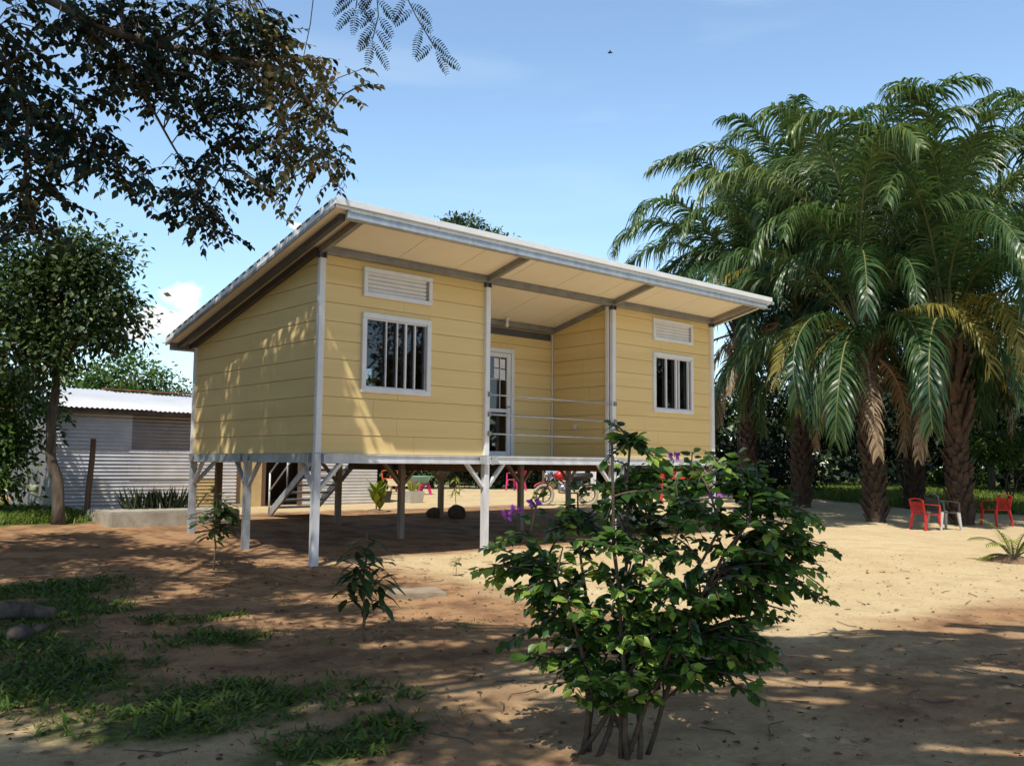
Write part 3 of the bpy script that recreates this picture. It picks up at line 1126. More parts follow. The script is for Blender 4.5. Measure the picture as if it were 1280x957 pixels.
def corr_h(mb, x0, x1, z0, z1, y, amp=.012, wl=.078):
    n = int((z1-z0)/wl*6)
    vs, fs = [], []
    for i in range(n+1):
        z = z0+(z1-z0)*i/n
        yy = y+amp*math.sin(2*PI*z/wl)
        vs += [(x0, yy, z), (x1, yy, z)]
    for i in range(n):
        fs.append((2*i, 2*i+1, 2*i+3, 2*i+2))
    mb.add(vs, fs)


def sheet(x0, x1, z0, z1, y, mat, name='wall_sheet', label=None):
    mb = MB()
    corr_h(mb, x0, x1, z0, z1, y)
    o = mb.build(name, mat, shed, True)
    if label:
        o['label'] = label


zs = 0.27
sheet(-.84, .62, zs, .98, SY, 'corr')
sheet(-.85, .63, .96, 1.62, SY-.012, 'corr')
sheet(-.84, .66, 1.56, 2.36, SY-.022, 'corr')
sheet(.60, 2.05, zs, 1.02, SY-.008, 'corr')
sheet(.61, 2.52, .98, 1.60, SY-.03, 'corr')
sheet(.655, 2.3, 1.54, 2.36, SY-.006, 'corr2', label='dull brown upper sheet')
sheet(2.0, 2.55, zs, 1.02, SY-.02, 'tan', label='yellowed lower sheet')
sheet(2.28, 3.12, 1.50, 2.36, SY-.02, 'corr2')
sheet(2.5, 3.06, zs, 1.55, SY-.012, 'corr')
sheet(4.72, 5.8, zs, .95, SY-.008, 'corr')
sheet(4.72, 6.9, .92, 1.6, SY-.02, 'corr')
sheet(5.78, 6.9, zs, .95, SY-.016, 'corr')
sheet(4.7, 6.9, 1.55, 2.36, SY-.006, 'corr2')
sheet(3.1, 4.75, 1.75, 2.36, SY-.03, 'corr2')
# door opening: jambs, leaf folded aside and the dark room
mb = MB()
for x in (3.10, 3.74, 4.70):
    mb.box(x-.04, x+.04, SY-.03, SY+.06, zs-.05, 2.3)
mb.build('door_post', 'brownwood', shed)
mb = MB()
mb.box(3.15, 3.69, SY-.01, SY+.02, zs, 1.72)
mb.build('door', 'tan', shed)
mb = MB()
mb.box(3.0, 3.2, SY-.16, SY-.04, zs-.05, zs+.13)
mb.build('door_step', 'concrete', shed)
mb = MB()
mb.box(-.82, -.80, SY+.02, 12.2, zs, 2.6)
mb.box(6.88, 6.90, SY+.02, 12.2, zs, 2.6)
mb.box(-.82, 6.9, 12.2, 12.22, zs, 2.7)
mb.build('side_wall', 'corr2', shed)


def shed_roof(x0, x1, y0, y1, z0, z1, mat):
    mb = MB()
    wl, amp = .10, .013
    n = int((x1-x0)/wl*6)
    vs, fs = [], []
    for i in range(n+1):
        x = x0+(x1-x0)*i/n
        dz = amp*math.sin(2*PI*x/wl)
        vs += [(x, y0, z0+dz), (x, y1, z1+dz), (x, y0, z0+dz-.006), (x, y1, z1+dz-.006)]
    for i in range(n):
        a, b = 4*i, 4*i+4
        fs += [(a, b, b+1, a+1), (a+2, a+3, b+3, b+2), (a, a+2, b+2, b)]
    mb.add(vs, fs)
    return mb.build('roof_sheet', mat, shed, True)


shed_roof(-1.05, 1.0, 8.55, 11.4, 2.44, 3.02, 'corrroof')
shed_roof(.95, 1.9, 8.56, 11.4, 2.425, 3.0, 'corrroof')
shed_roof(1.85, 7.3, 8.57, 11.4, 2.41, 2.98, 'corrroof')
shed_roof(-1.05, 7.3, 11.4, 13.2, 3.0, 2.5, 'corrroof')
mb = MB()
mb.bar((.8, 11.36, 3.045), (7.3, 11.36, 3.02), .22, .02)
mb.build('ridge_cap', 'rust', shed)
mb = MB()
mb.bar((-1.0, 8.62, 2.385), (7.2, 8.62, 2.36), .05, .07)
for k in range(7):
    mb.bar((-.8+1.3*k, 8.60, 2.39), (-.8+1.3*k, 11.3, 2.94), .05, .05)
mb.build('eave_beam', 'brownwood', shed)

# ------------------------------------------------------------------ plinth, post, plant bed
mb = MB()
mb.box(-.98, 1.35, 5.05, 6.35, .02, .50)
pl = mb.build('concrete_plinth', 'concrete', bevel=.025)
tag(pl, 'low worn concrete plinth in front of the corrugated shed', 'plinth')
mb = MB()
mb.tube([(-.93, 6.45, .1), (-.91, 6.46, .8), (-.87, 6.47, 1.40), (-.86, 6.48, 1.76)], [.055, .052, .05, .046], 7)
po = mb.build('wooden_post', 'brownwood', smooth=False)
tag(po, 'weathered dark wooden post standing upright at the end of the concrete plinth', 'post')
# sword leaved plants growing on the plinth
sn = thing('sword_plant', 'clump of dark upright sword leaves growing on the concrete plinth', 'plant', (.3, 6.0, .5))
n = 330
px = rng.normal(0, .36, n).clip(-.62, .62)+.22
py = rng.normal(0, .10, n)+6.0
ax = np.stack([rng.normal(0, .24, n)+(px-.22)*.45, rng.normal(0, .24, n), np.ones(n)], 1)
leaves('foliage', np.stack([px, py, np.full(n, .49)], 1), ax, rng.normal(0, 1, (n, 3)), rng.uniform(.22, .46, n),
       ([(0, .03, 0), (.5, .04, .01), (1, 0, .0), (.5, -.04, .01), (0, -.03, 0)], [(0, 1, 3, 4), (1, 2, 3)]), rng.random(n), 'agave', sn)


# ------------------------------------------------------------------ trees
def crown_points(ells, n_clump, seed, rmin=.45):
    r = np.random.default_rng(seed)
    vol = np.array([e[3]*e[4]*e[5] for e in ells])
    which = r.choice(len(ells), n_clump, p=(vol**.7)/(vol**.7).sum())
    u = norm(r.normal(0, 1, (n_clump, 3)))
    rad = r.uniform(rmin, 1.0, n_clump)**.6
    E = np.array(ells)
    c = E[which, :3]+u*rad[:, None]*E[which, 3:6]
    return c, which, u


def crown_leaves(name, ells, n_clump, per, csz, lsz, mat, parent, seed, tmpl=L_SIMPLE, droop=.2, flat=.75, mats=None):
    r = np.random.default_rng(seed+5)
    c, which, u = crown_points(ells, n_clump, seed)
    cs = csz*r.uniform(.6, 1.35, n_clump)
    k = np.repeat(np.arange(n_clump), per)
    n = len(k)
    off = np.clip(r.normal(0, .5, (n, 3)), -.95, .95)*np.array([1, 1, flat])
    pos = c[k]+off*cs[k][:, None]
    outw = norm(off+u[k]*.6+1e-6)
    nr = norm(outw*.55+np.array([0, 0, .9])+r.normal(0, .45, (n, 3)))
    ax = norm(outw*.8+r.normal(0, .7, (n, 3))+np.array([0, 0, -droop*2]))
    tint = np.clip(r.normal(.42, .17, n)+.16*r.normal(0, 1, n_clump)[k], 0, 1)
    leaves(name, pos, ax, nr, lsz*r.uniform(.65, 1.3, n), tmpl, tint, mat, parent)
    return c


def limb_path(a, b, seed, sag=.0, n=6, wob=.06):
    r = random.Random(seed)
    a, b = Vector(a), Vector(b)
    L = (b-a).length
    pts = []
    for i in range(n+1):
        t = i/n
        p = a.lerp(b, t)
        p.z += sag*L*math.sin(PI*t)
        if 0 < i < n:
            p += Vector((r.uniform(-1, 1), r.uniform(-1, 1), r.uniform(-1, 1)))*wob*L
        pts.append(p)
    return pts


def tree(name, label, cat, base, ells, trunk, n_clump, per, csz, lsz, leaf, bark='bark', group=None, seed=1, twigs=26, tmpl=L_SIMPLE, fork=None):
    """trunk: list of (dx,dy,z,r) points above the base; ells are world ellipsoids"""
    bz = gz(base[0], base[1])
    t = thing(name, label, cat, (base[0], base[1], bz), group)
    pts = [Vector((base[0]+p[0], base[1]+p[1], bz+p[2]-.05)) for p in trunk]
    rad = [p[3] for p in trunk]
    mb = MB()
    mb.tube(pts, rad, 9)
    fk = pts[-1]
    fr = rad[-1]
    cl, which, _ = crown_points(ells, n_clump, seed)
    heads = []
    for i, e in enumerate(ells):
        ce = Vector(e[:3])
        path = limb_path(fk, ce, seed*31+i, .06)
        rr = [fr*.75*(1-.62*j/6) for j in range(7)]
        mb.tube(path, rr, 6)
        heads.append(path)
    rs = random.Random(seed)
    for j in range(min(twigs, n_clump)):
        path = heads[which[j]]
        st_ = path[rs.randint(2, 6)]
        pp = limb_path(st_, Vector(cl[j]), seed*77+j, .04, 4)
        mb.tube(pp, [fr*.28*(1-.7*k/4) for k in range(5)], 5, cap=False)
    mb.build('trunk', bark, t, True)
    crown_leaves('crown', ells, n_clump, per, csz, lsz, leaf, t, seed, tmpl)
    return t


RT = np.array([math.sin(YAW), -math.cos(YAW)])      # unit vectors across and along the view, on the ground
FD = np.array([math.cos(YAW), math.sin(YAW)])


def rel(base, u, v, z):
    return (base[0]+RT[0]*u+FD[0]*v, base[1]+RT[1]*u+FD[1]*v, z)


def E_(base, u, v, z, ru, rv, rz):
    return rel(base, u, v, z)+(ru, rv, rz)


b = (-1.64, 5.84)
tree('yard_tree', 'slim tree with a bare bent trunk standing before the corrugated shed', 'tree', b,
     [E_(b, -.1, 0, 4.05, 1.0, 1.0, .85), E_(b, .62, .1, 3.85, .58, .7, .55), E_(b, -.9, .2, 4.3, .8, .8, .75), E_(b, .35, 0, 4.85, .62, .7, .40), E_(b, -.5, -.4, 3.1, .75, .6, .55), E_(b, -.5, 0, 4.95, .7, .6, .35)],
     [(0.06, -.05, 0, .125), (.05, -.04, .35, .10), (.02, -.02, .8, .095), (-.08, .07, 1.15, .085), (-.10, .09, 1.8, .08), (-.06, .05, 2.3, .07), (-.07, .06, 2.7, .055)],
     210, 66, .46, .125, 'leaftree', 'bark', seed=3, twigs=70)
b = (-2.35, 8.3)
tree('leafy_shrub', 'dense bright green leafy shrub behind the slim tree at the shed corner', 'shrub', b,
     [E_(b, 0, 0, 1.3, 1.0, .9, .9), E_(b, .45, .3, 2.2, .75, .8, .75), E_(b, -.8, .2, 2.0, .8, .8, .8), E_(b, .2, 0, 2.75, .55, .6, .45), E_(b, .55, -.1, 1.5, .5, .5, .6)],
     [(0, 0, 0, .06), (0, 0, .5, .05)], 120, 60, .38, .13, 'leafbright', 'stem', seed=4, twigs=20)
b = (-5.2, 9.6)
tree('broad_tree', 'broad dark tree on the lawn at the left edge beyond the shrub', 'tree', b,
     [E_(b, 0, 0, 3.6, 1.7, 1.6, 1.5), E_(b, 1.2, .2, 4.2, 1.3, 1.3, 1.2), E_(b, -1, 0, 4.6, 1.5, 1.4, 1.3), E_(b, .9, 0, 2.3, 1.0, 1.0, .9)],
     [(0, 0, 0, .16), (.03, 0, 1.0, .13), (.05, .05, 2.0, .11)], 130, 70, .6, .16, 'leaftree', seed=5)
# trees over the shed roof
b = (4.7, 21.2)
tree('round_tree', 'rounded yellow green tree rising behind the left end of the shed roof', 'tree', b,
     [E_(b, 0, 0, 4.1, 1.4, 1.4, 1.1), E_(b, -1.3, 0, 3.6, 1.3, 1.3, 1.0), E_(b, .7, 0, 3.2, 1.1, 1.1, .9)],
     [(0, 0, 0, .18), (0, 0, 2.4, .12)], 90, 80, .6, .17, 'leafbright', seed=6, group='trees beyond the shed')
b = (-1.0, 20.0)
tree('round_tree', 'darker bushy tree behind the shed, left of the rounded yellow green one', 'tree', b,
     [E_(b, 0, 0, 3.3, 1.8, 1.5, 1.2), E_(b, 1.5, 0, 3.0, 1.2, 1.2, 1.0)],
     [(0, 0, 0, .18), (0, 0, 2.0, .12)], 80, 80, .6, .17, 'leaftree', seed=7, group='trees beyond the shed')
b = (10.5, 34.0)
tree('low_tree', 'low feathery tree showing above the rusty shed ridge beside the house wall', 'tree', b,
     [E_(b, -.6, 0, 4.0, 1.3, 1.0, .8), E_(b, 1.2, 0, 3.7, 1.5, 1.2, .9), E_(b, 1.0, 0, 4.8, .5, .5, .5)],
     [(0, 0, 0, .18), (0, 0, 2.6, .12)], 60, 60, .7, .2, 'leaftree', seed=8, group='trees beyond the shed')
b = (8.2, 35.0)
tree('low_tree', 'small grey green tree in the gap behind the shed ridge', 'tree', b,
     [E_(b, 0, 0, 3.3, 2.4, 1.5, .9), E_(b, -1.5, 0, 3.5, 1.3, 1.2, .8)],
     [(0, 0, 0, .16), (0, 0, 2.4, .12)], 70, 60, .7, .2, 'leaftree', seed=9, group='trees beyond the shed')
b = (22.4, 16.5)
b = tuple(np.array([-6.265, -10.928])+FD*42+RT*(-2.1))
tree('tall_tree', 'tall tree whose green top shows over the middle of the white roof', 'tree', b,
     [E_(b, -.3, 0, 12.1, 1.1, 1.1, .75), E_(b, .8, 0, 11.6, 1.0, 1.0, .6), E_(b, -1.1, 0, 11.7, .8, .9, .6), E_(b, .2, 0, 10.3, 1.8, 1.6, 1.1)],
     [(0, 0, 0, .3), (.1, 0, 4, .24), (0, .1, 8, .17)], 150, 90, .5, .19, 'leaftree', seed=10)

# yard trees seen below the floor of the house
for i, (x, y, lab, lf) in enumerate([
        (13.4, 19.6, 'shady backyard tree seen under the floor beside the shed end', 'leaftree'),
        (16.9, 18.4, 'backyard tree with yellowish low leaves seen under the floor near the middle', 'leafbright'),
        (20.2, 17.0, 'dark backyard tree behind the pink chair, seen under the floor', 'leafdark'),
        (22.0, 13.2, 'backyard tree behind the hanging laundry, seen under the floor', 'leafdark'),
        (20.5, 9.6, 'backyard tree behind the parked motorcycle', 'leafdark')]):
    b = (x, y)
    tree('backyard_tree', lab, 'tree', b,
         [E_(b, 0, 0, 3.4, 1.9, 1.7, 1.5), E_(b, 1.1, -.2, 2.1, 1.2, 1.1, .9), E_(b, -1.2, -.3, 2.3, 1.2, 1.1, 1.0)],
         [(0, 0, 0, .15), (.05, 0, 1.2, .12)], 80, 60, .6, .19, lf, seed=20+i, group='trees in the back yard', twigs=14)

for i, (x, y, lab) in enumerate([(11.8, 20.8, 'dark shrub in the back yard behind the orange red chair'), (15.2, 19.4, 'dark shrub in the back yard behind the teal basin'),
                                 (18.6, 17.6, 'dark shrub in the back yard left of the pink chair'), (21.4, 15.2, 'dark shrub in the back yard right of the pink chair'),
                                 (23.6, 11.6, 'dark shrub in the back yard behind the motorcycle'), (25.2, 8.6, 'dark shrub at the right end of the back yard')]):
    b = (x, y)
    tree('backyard_shrub', lab, 'shrub', b, [E_(b, 0, 0, 1.3, 1.5, .9, 1.0), E_(b, 1.2, .1, 1.1, 1.0, .8, .8), E_(b, -1.2, 0, 1.2, 1.0, .8, .9)],
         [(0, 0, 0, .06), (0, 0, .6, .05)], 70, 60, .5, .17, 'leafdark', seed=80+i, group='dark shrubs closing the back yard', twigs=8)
for i, (x, y, h, lab) in enumerate([(15.2, -18.6, 5.6, 'tall leafy tree across the yard, mirrored in the middle of the left window'), (25.5, -13.8, 5.2, 'broad tree across the yard, mirrored in the right window'), (10.6, -20.0, 2.6, 'low tree across the yard, mirrored at the foot of the left window')]):
    b = (x, y)
    w = 1.6 if i == 0 else 2.3
    tree('mirrored_tree', lab, 'tree', b, [E_(b, 0, 0, h, w, 1.6, 2.6 if i < 2 else 1.2), E_(b, w*.6, .1, h-1, w*.7, 1.3, 1.6 if i < 2 else .9), E_(b, -w*.6, 0, h-1.2, w*.7, 1.3, 1.5 if i < 2 else .9)],
         [(0, 0, 0, .2), (0, 0, min(h-1.6, 2.2), .15)], 90, 60, .7, .25, 'leafdark', seed=95+i, group='trees across the yard', twigs=8)

# the wood behind the palms: trees one can tell apart by their trunks
wood = [(34.0, 8.6, 'wood tree with a thin dark trunk just right of the house corner'),
        (36.0, 4.6, 'wood tree behind the gap between the first two palm trunks'),
        (37.0, 1.2, 'wood tree standing behind the middle palm'),
        (36.5, -2.4, 'wood tree behind the palm with long hanging leaf bases'),
        (37.5, -6.0, 'wood tree at the right edge of the picture behind the grass'),
        (40.0, 10.5, 'far wood tree behind the right end of the house'),
        (42.0, 5.6, 'far wood tree at the back of the grass strip, near the leftmost palm trunk'),
        (43.0, 0.6, 'far wood tree at the back of the grass strip, between two palms'),
        (42.5, -4.2, 'far wood tree at the back of the grass strip, behind the red chairs'),
        (33.1, 12.2, 'wood tree hidden largely by the right wing of the house')]
for i, (x, y, lab) in enumerate(wood):
    b = (x, y)
    s = 1.0+.12*((i*37) % 5-2)
    tree('wood_tree', lab, 'tree', b,
         [E_(b, 0, 0, 5.0*s, 2.6, 2.4, 2.0), E_(b, 1.7, 0, 3.6, 1.8, 1.7, 1.4), E_(b, -1.7, .2, 3.8, 1.8, 1.7, 1.5), E_(b, .2, .8, 2.9, 1.6, 1.4, 1.0)],
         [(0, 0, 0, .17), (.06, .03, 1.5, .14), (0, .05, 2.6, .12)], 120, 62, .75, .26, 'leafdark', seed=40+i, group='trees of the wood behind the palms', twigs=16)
# bright undergrowth at the back of the grass strip
for i, (x, y, lab) in enumerate([(40.1, 7.6, 'light green undergrowth bush behind the grass, near the leftmost palm trunk'), (40.9, 3.8, 'light green undergrowth bush behind the grass, left of the middle palm'),
                                 (40.5, .2, 'light green undergrowth bush behind the grass, right of the middle palm'), (39.3, -3.2, 'light green undergrowth bush behind the grass, right of the red chairs'),
                                 (24.4, -.2, 'bright leafy bush between the middle palm and the palm behind the chairs')]):
    b = (x, y)
    z = .8 if i < 4 else 2.0
    tree('undergrowth_bush', lab, 'bush', b, [E_(b, 0, 0, z, 1.2, .8, .6), E_(b, .9, 0, z-.15, .8, .6, .45), E_(b, -.8, 0, z+.1, .7, .6, .5)],
         [(0, 0, 0, .05), (0, 0, .45, .04)], 50, 50, .38, .15, 'leafbright', seed=60+i, group='undergrowth bushes', twigs=8)


# far-off wood all round (also what the panes reflect)
def far_wood():
    n = 15000
    a = rng.uniform(0, 2*PI, n)
    rad = rng.uniform(62, 95, n)
    cx, cyy = 4+rad*np.cos(a), 0+rad*np.sin(a)
    top = 5.0+5.0*fbm(np.cos(a)*7+20, np.sin(a)*7+20)+2*np.sin(a*23)
    z = rng.random(n)**.8*top
    pos = np.stack([cx, cyy, z], 1)
    nr = norm(np.stack([-np.cos(a), -np.sin(a), np.full(n, .8)], 1)+rng.normal(0, .5, (n, 3)))
    o = leaves('far_wood', pos, rng.normal(0, 1, (n, 3)), nr, rng.uniform(1.0, 2.3, n), L_SIMPLE, rng.random(n), 'leaftree')
    tag(o, 'far-off belt of trees closing the horizon all round the yard', 'wood', kind='stuff')


far_wood()


def thicket():
    n = 9000
    a = rng.uniform(-.55, 1.25, n)
    rad = rng.uniform(52, 60, n)
    xx, yy = -6.3+rad*np.cos(a), -10.9+rad*np.sin(a)
    keep = (xx > 30) & ~((yy > 12) & (xx < 22))
    xx, yy, a = xx[keep], yy[keep], a[keep]
    n = len(xx)
    z = .25+rng.random(n)**1.1*(2.6+2.5*fbm(xx*.35, yy*.35))
    nr = norm(np.stack([-np.cos(a), -np.sin(a), np.full(n, .9)], 1)+rng.normal(0, .5, (n, 3)))
    o = leaves('thicket', np.stack([xx, yy, z], 1), rng.normal(0, 1, (n, 3)), nr, rng.uniform(.35, .9, n), L_SIMPLE, np.clip(rng.normal(.35, .25, n), 0, 1), 'leafdark')
    tag(o, 'dark tangled thicket closing the view behind the palms', 'thicket', kind='stuff')


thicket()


# ------------------------------------------------------------------ PALMS
def frond_mesh(seed, L, th0, th1, mat, tbase, curl=0.0, nleaf=78, lmax=.95, droopk=.34, ex=1.25):
    """frond in the XZ plane leaving the origin along +X; returns a mesh"""
    r = random.Random(seed)
    mb = MB()
    tint = []
    n = 26
    pts = []
    p = Vector((0, 0, 0))
    for i in range(n+1):
        s = i/n
        th = th0+(th1-th0)*s**ex
        y = curl*s*s
        pts.append(Vector((p.x, y*L, p.z)))
        p = p+Vector((math.cos(th), 0, math.sin(th)))*(L/n)
    rad = [max(.045*(1-s/n)**.8, .006) for s in range(n+1)]
    mb.tube(pts, rad, 5)
    tint += [0.8]*len(mb.v)
    nv_r = len(mb.v)
    nf_r = len(mb.f)
    for side in (-1, 1):
        for k in range(nleaf):
            t = (k+.5+r.uniform(-.3, .3))/nleaf
            s = .17+.83*t
            fi = s*n
            i = min(int(fi), n-1)
            q = pts[i].lerp(pts[i+1], fi-i)
            T = (pts[i+1]-pts[i]).normalized()
            S = Vector((0, 1, 0))*side
            U = T.cross(Vector((0, 1, 0)))
            if U.z < 0 and abs(U.z) > .1:
                U = -U
            ln = lmax*(math.sin(PI*(.10+.80*t))**.7)*r.uniform(.82, 1.12)
            al = .62+.35*t+r.uniform(-.12, .12)
            d = (S*math.cos(al)+T*math.sin(al)+U*r.uniform(-.35, .5)).normalized()
            w = .026*r.uniform(.7, 1.35)
            if r.random() < .05:
                continue
            if r.random() < .08:
                ln *= r.uniform(.4, .8)
            rows = []
            m_ = 5
            c = q.copy()
            for j in range(m_+1):
                fj = j/m_
                wd = T-d*T.dot(d)
                if wd.length < .05:
                    wd = U-d*U.dot(d)
                wd.normalize()
                ww = w*(1 if j == 1 else (.75 if j == 0 else (1-((fj-.2)/.8)**1.6)))
                rows.append((c-wd*ww, c+wd*ww))
                c = c+d*(ln/m_)
                d = (d+Vector((0, 0, -1))*droopk*r.uniform(.7, 1.3)*(.5+fj)).normalized()
            vs = [v for rw in rows for v in rw]
            fs = [(2*j, 2*j+1, 2*j+3, 2*j+2) for j in range(m_)]
            mb.add(vs, fs)
            tb = min(max(tbase+r.uniform(-.18, .18), 0), 1)
            for j in range(m_+1):
                tint += [min(tb+.10*j/m_, 1)]*2
    me = bpy.data.meshes.new('frond')
    me.from_pydata(mb.v, [], mb.f)
    a = me.attributes.new('tint', 'FLOAT', 'POINT')
    a.data.foreach_set('value', tint)
    me.materials.append(M[mat])
    me.materials.append(M['rachis' if mat != 'palmdead' else 'palmdead'])
    mi = [1]*nf_r+[0]*(len(mb.f)-nf_r)
    me.polygons.foreach_set('material_index', mi)
    me.polygons.foreach_set('use_smooth', [True]*len(mb.f))
    return me


FR = {'top': [frond_mesh(1, 7.4, R(86), R(-58), 'palmleaf', .52, 0, 110, 1.15, .70, 2.8), frond_mesh(2, 7.0, R(80), R(-75), 'palmleaf', .58, .06, 110, 1.1, .75, 2.5), frond_mesh(3, 7.3, R(88), R(-45), 'palmleaf', .48, -.05, 110, 1.15, .70, 3.2)],
      'mid': [frond_mesh(4, 6.6, R(68), R(-82), 'palmleaf', .36, .1, 104, 1.1, .65, 1.5), frond_mesh(5, 6.0, R(58), R(-90), 'palmleaf', .30, -.08, 104, 1.05, .6, 1.4), frond_mesh(6, 6.8, R(74), R(-75), 'palmleaf', .46, 0, 104, 1.1, .7, 1.8)],
      'low': [frond_mesh(7, 5.4, R(36), R(-102), 'palmleaf', .22, .06, 96, 1.0, .55), frond_mesh(8, 5.2, R(24), R(-98), 'palmleaf', .34, -.1, 96, 1.0, .55)],  # lower fronds tinted darker to paint in the shaded crown interior
      'yel': [frond_mesh(9, 5.0, R(46), R(-100), 'palmyellow', .40, .05, 70, .8, .45), frond_mesh(10, 4.8, R(34), R(-98), 'palmyellow', .5, -.05, 70, .8, .45)],
      'dead': [frond_mesh(11, 4.0, R(-5), R(-95), 'palmdead', .5, .05, 56, .7, .7), frond_mesh(12, 3.6, R(-20), R(-92), 'palmdead', .6, -.05, 50, .6, .8)]}


def palm_trunk(seed, h, r0, hang):
    r = random.Random(seed)
    mb = MB()
    mb.tube([(0, 0, -.2), (0, 0, .15), (0, 0, h*.4), (0, 0, h*.8), (0, 0, h+.3)], [r0*1.15, r0, r0*.85, r0*.9, r0*.6], 14)
    n = int(46*h)
    for k in range(n):
        t = k/n
        z = .05+t*h
        an = k*2.39996+r.uniform(-.15, .15)
        rr = r0*(1.02-.15*min(t*2, 1))
        c, s = math.cos(an), math.sin(an)
        up_ = t > hang
        ln = (r.uniform(.14, .36) if not up_ else r.uniform(.4, 1.25))
        tilt = r.uniform(.10, .55) if not up_ else r.uniform(.08, .5)
        w0, w1 = .15*r0/.35, .07*r0/.35*r.uniform(.7, 1.2)
        th = .05
        o = Vector((c, s, 0))
        sd = Vector((-s, c, 0))
        a = o*(rr-.05)+Vector((0, 0, z))
        e = a+o*(.06+ln*math.sin(tilt))+Vector((0, 0, ln*math.cos(tilt)))
        mb.hexa([a-sd*w0-o*th*0, a+sd*w0-o*th*0, a+sd*w0*.8+o*th, a-sd*w0*.8+o*th,
                 e-sd*w1-o*th*.3, e+sd*w1-o*th*.3, e+sd*w1*.8+o*th*.4, e-sd*w1*.8+o*th*.4])
    return mb


def palm(loc, h, r0, seed, label, n_top, n_mid, n_low, n_yel, n_dead, scale=1.0, az0=0.0, hang=.62):
    r = random.Random(seed)
    bz = gz(loc[0], loc[1])
    t = thing('oil_palm', label, 'palm tree', (0, 0, 0), 'oil palms beside the yard')
    palm_trunk(seed, h, r0, hang).build('trunk', 'palmbark', t)
    k = 0
    for kind, n_, zoff in (('top', n_top, .35), ('mid', n_mid, .2), ('low', n_low, 0.0), ('yel', n_yel, .05), ('dead', n_dead, -.35)):
        for i in range(n_):
            me = r.choice(FR[kind])
            o = bpy.data.objects.new('frond', me)
            col.objects.link(o)
            o.parent = t
            an = az0+k*2.39996+r.uniform(-.2, .2)
            k += 1
            o.rotation_euler = (r.uniform(-.12, .12), r.uniform(-.10, .10), an)
            rr = r0*.45
            o.location = (rr*math.cos(an), rr*math.sin(an), h+zoff+r.uniform(-.12, .12))
            s = scale*r.uniform(.88, 1.10)
            o.scale = (s, s, s)
            if kind == 'dead':
                o['label'] = 'dry brown hanging frond'
            elif kind == 'yel':
                o['label'] = 'yellowing drooping frond'
    t.location = (loc[0], loc[1], bz)
    t.rotation_euler = (r.uniform(-.05, .05), r.uniform(-.05, .05), 0)
    return t


palm((18.4, 5.3), 5.8, .22, 101, 'oil palm nearest the house wall, its trunk lost in shade', 9, 13, 13, 2, 4, .96, .3)
palm((18.54, 3.59), 6.0, .26, 102, 'oil palm with a tapering scaly trunk, left of the narrow trunked palm', 12, 14, 12, 4, 4, 1.0, 1.1)
palm((15.85, -.04), 4.5, .22, 103, 'oil palm with a narrow trunk left of the red chair, nearest the sunny yard', 11, 13, 11, 4, 3, .94, 2.0, .8)
palm((16.8, -1.75), 4.4, .26, 104, 'oil palm with long upright leaf stubs standing behind the chairs', 12, 14, 12, 4, 3, 1.0, .6, .42)
palm((19.9, -5.0), 5.0, .27, 105, 'oil palm at the right edge of the picture', 12, 14, 12, 3, 3, 1.0, 2.7)
palm((22.3, 1.9), 5.3, .26, 106, 'taller oil palm standing behind the front row of palms', 12, 14, 10, 2, 2, 1.05, 1.7)


# ------------------------------------------------------------------ BOUGAINVILLEA BUSH
bb = (-2.91, -7.92)
bush = thing('bougainvillea_bush', 'large leafy bougainvillea bush with a few purple flowers before the house', 'bush', (bb[0], bb[1], gz(*bb)))


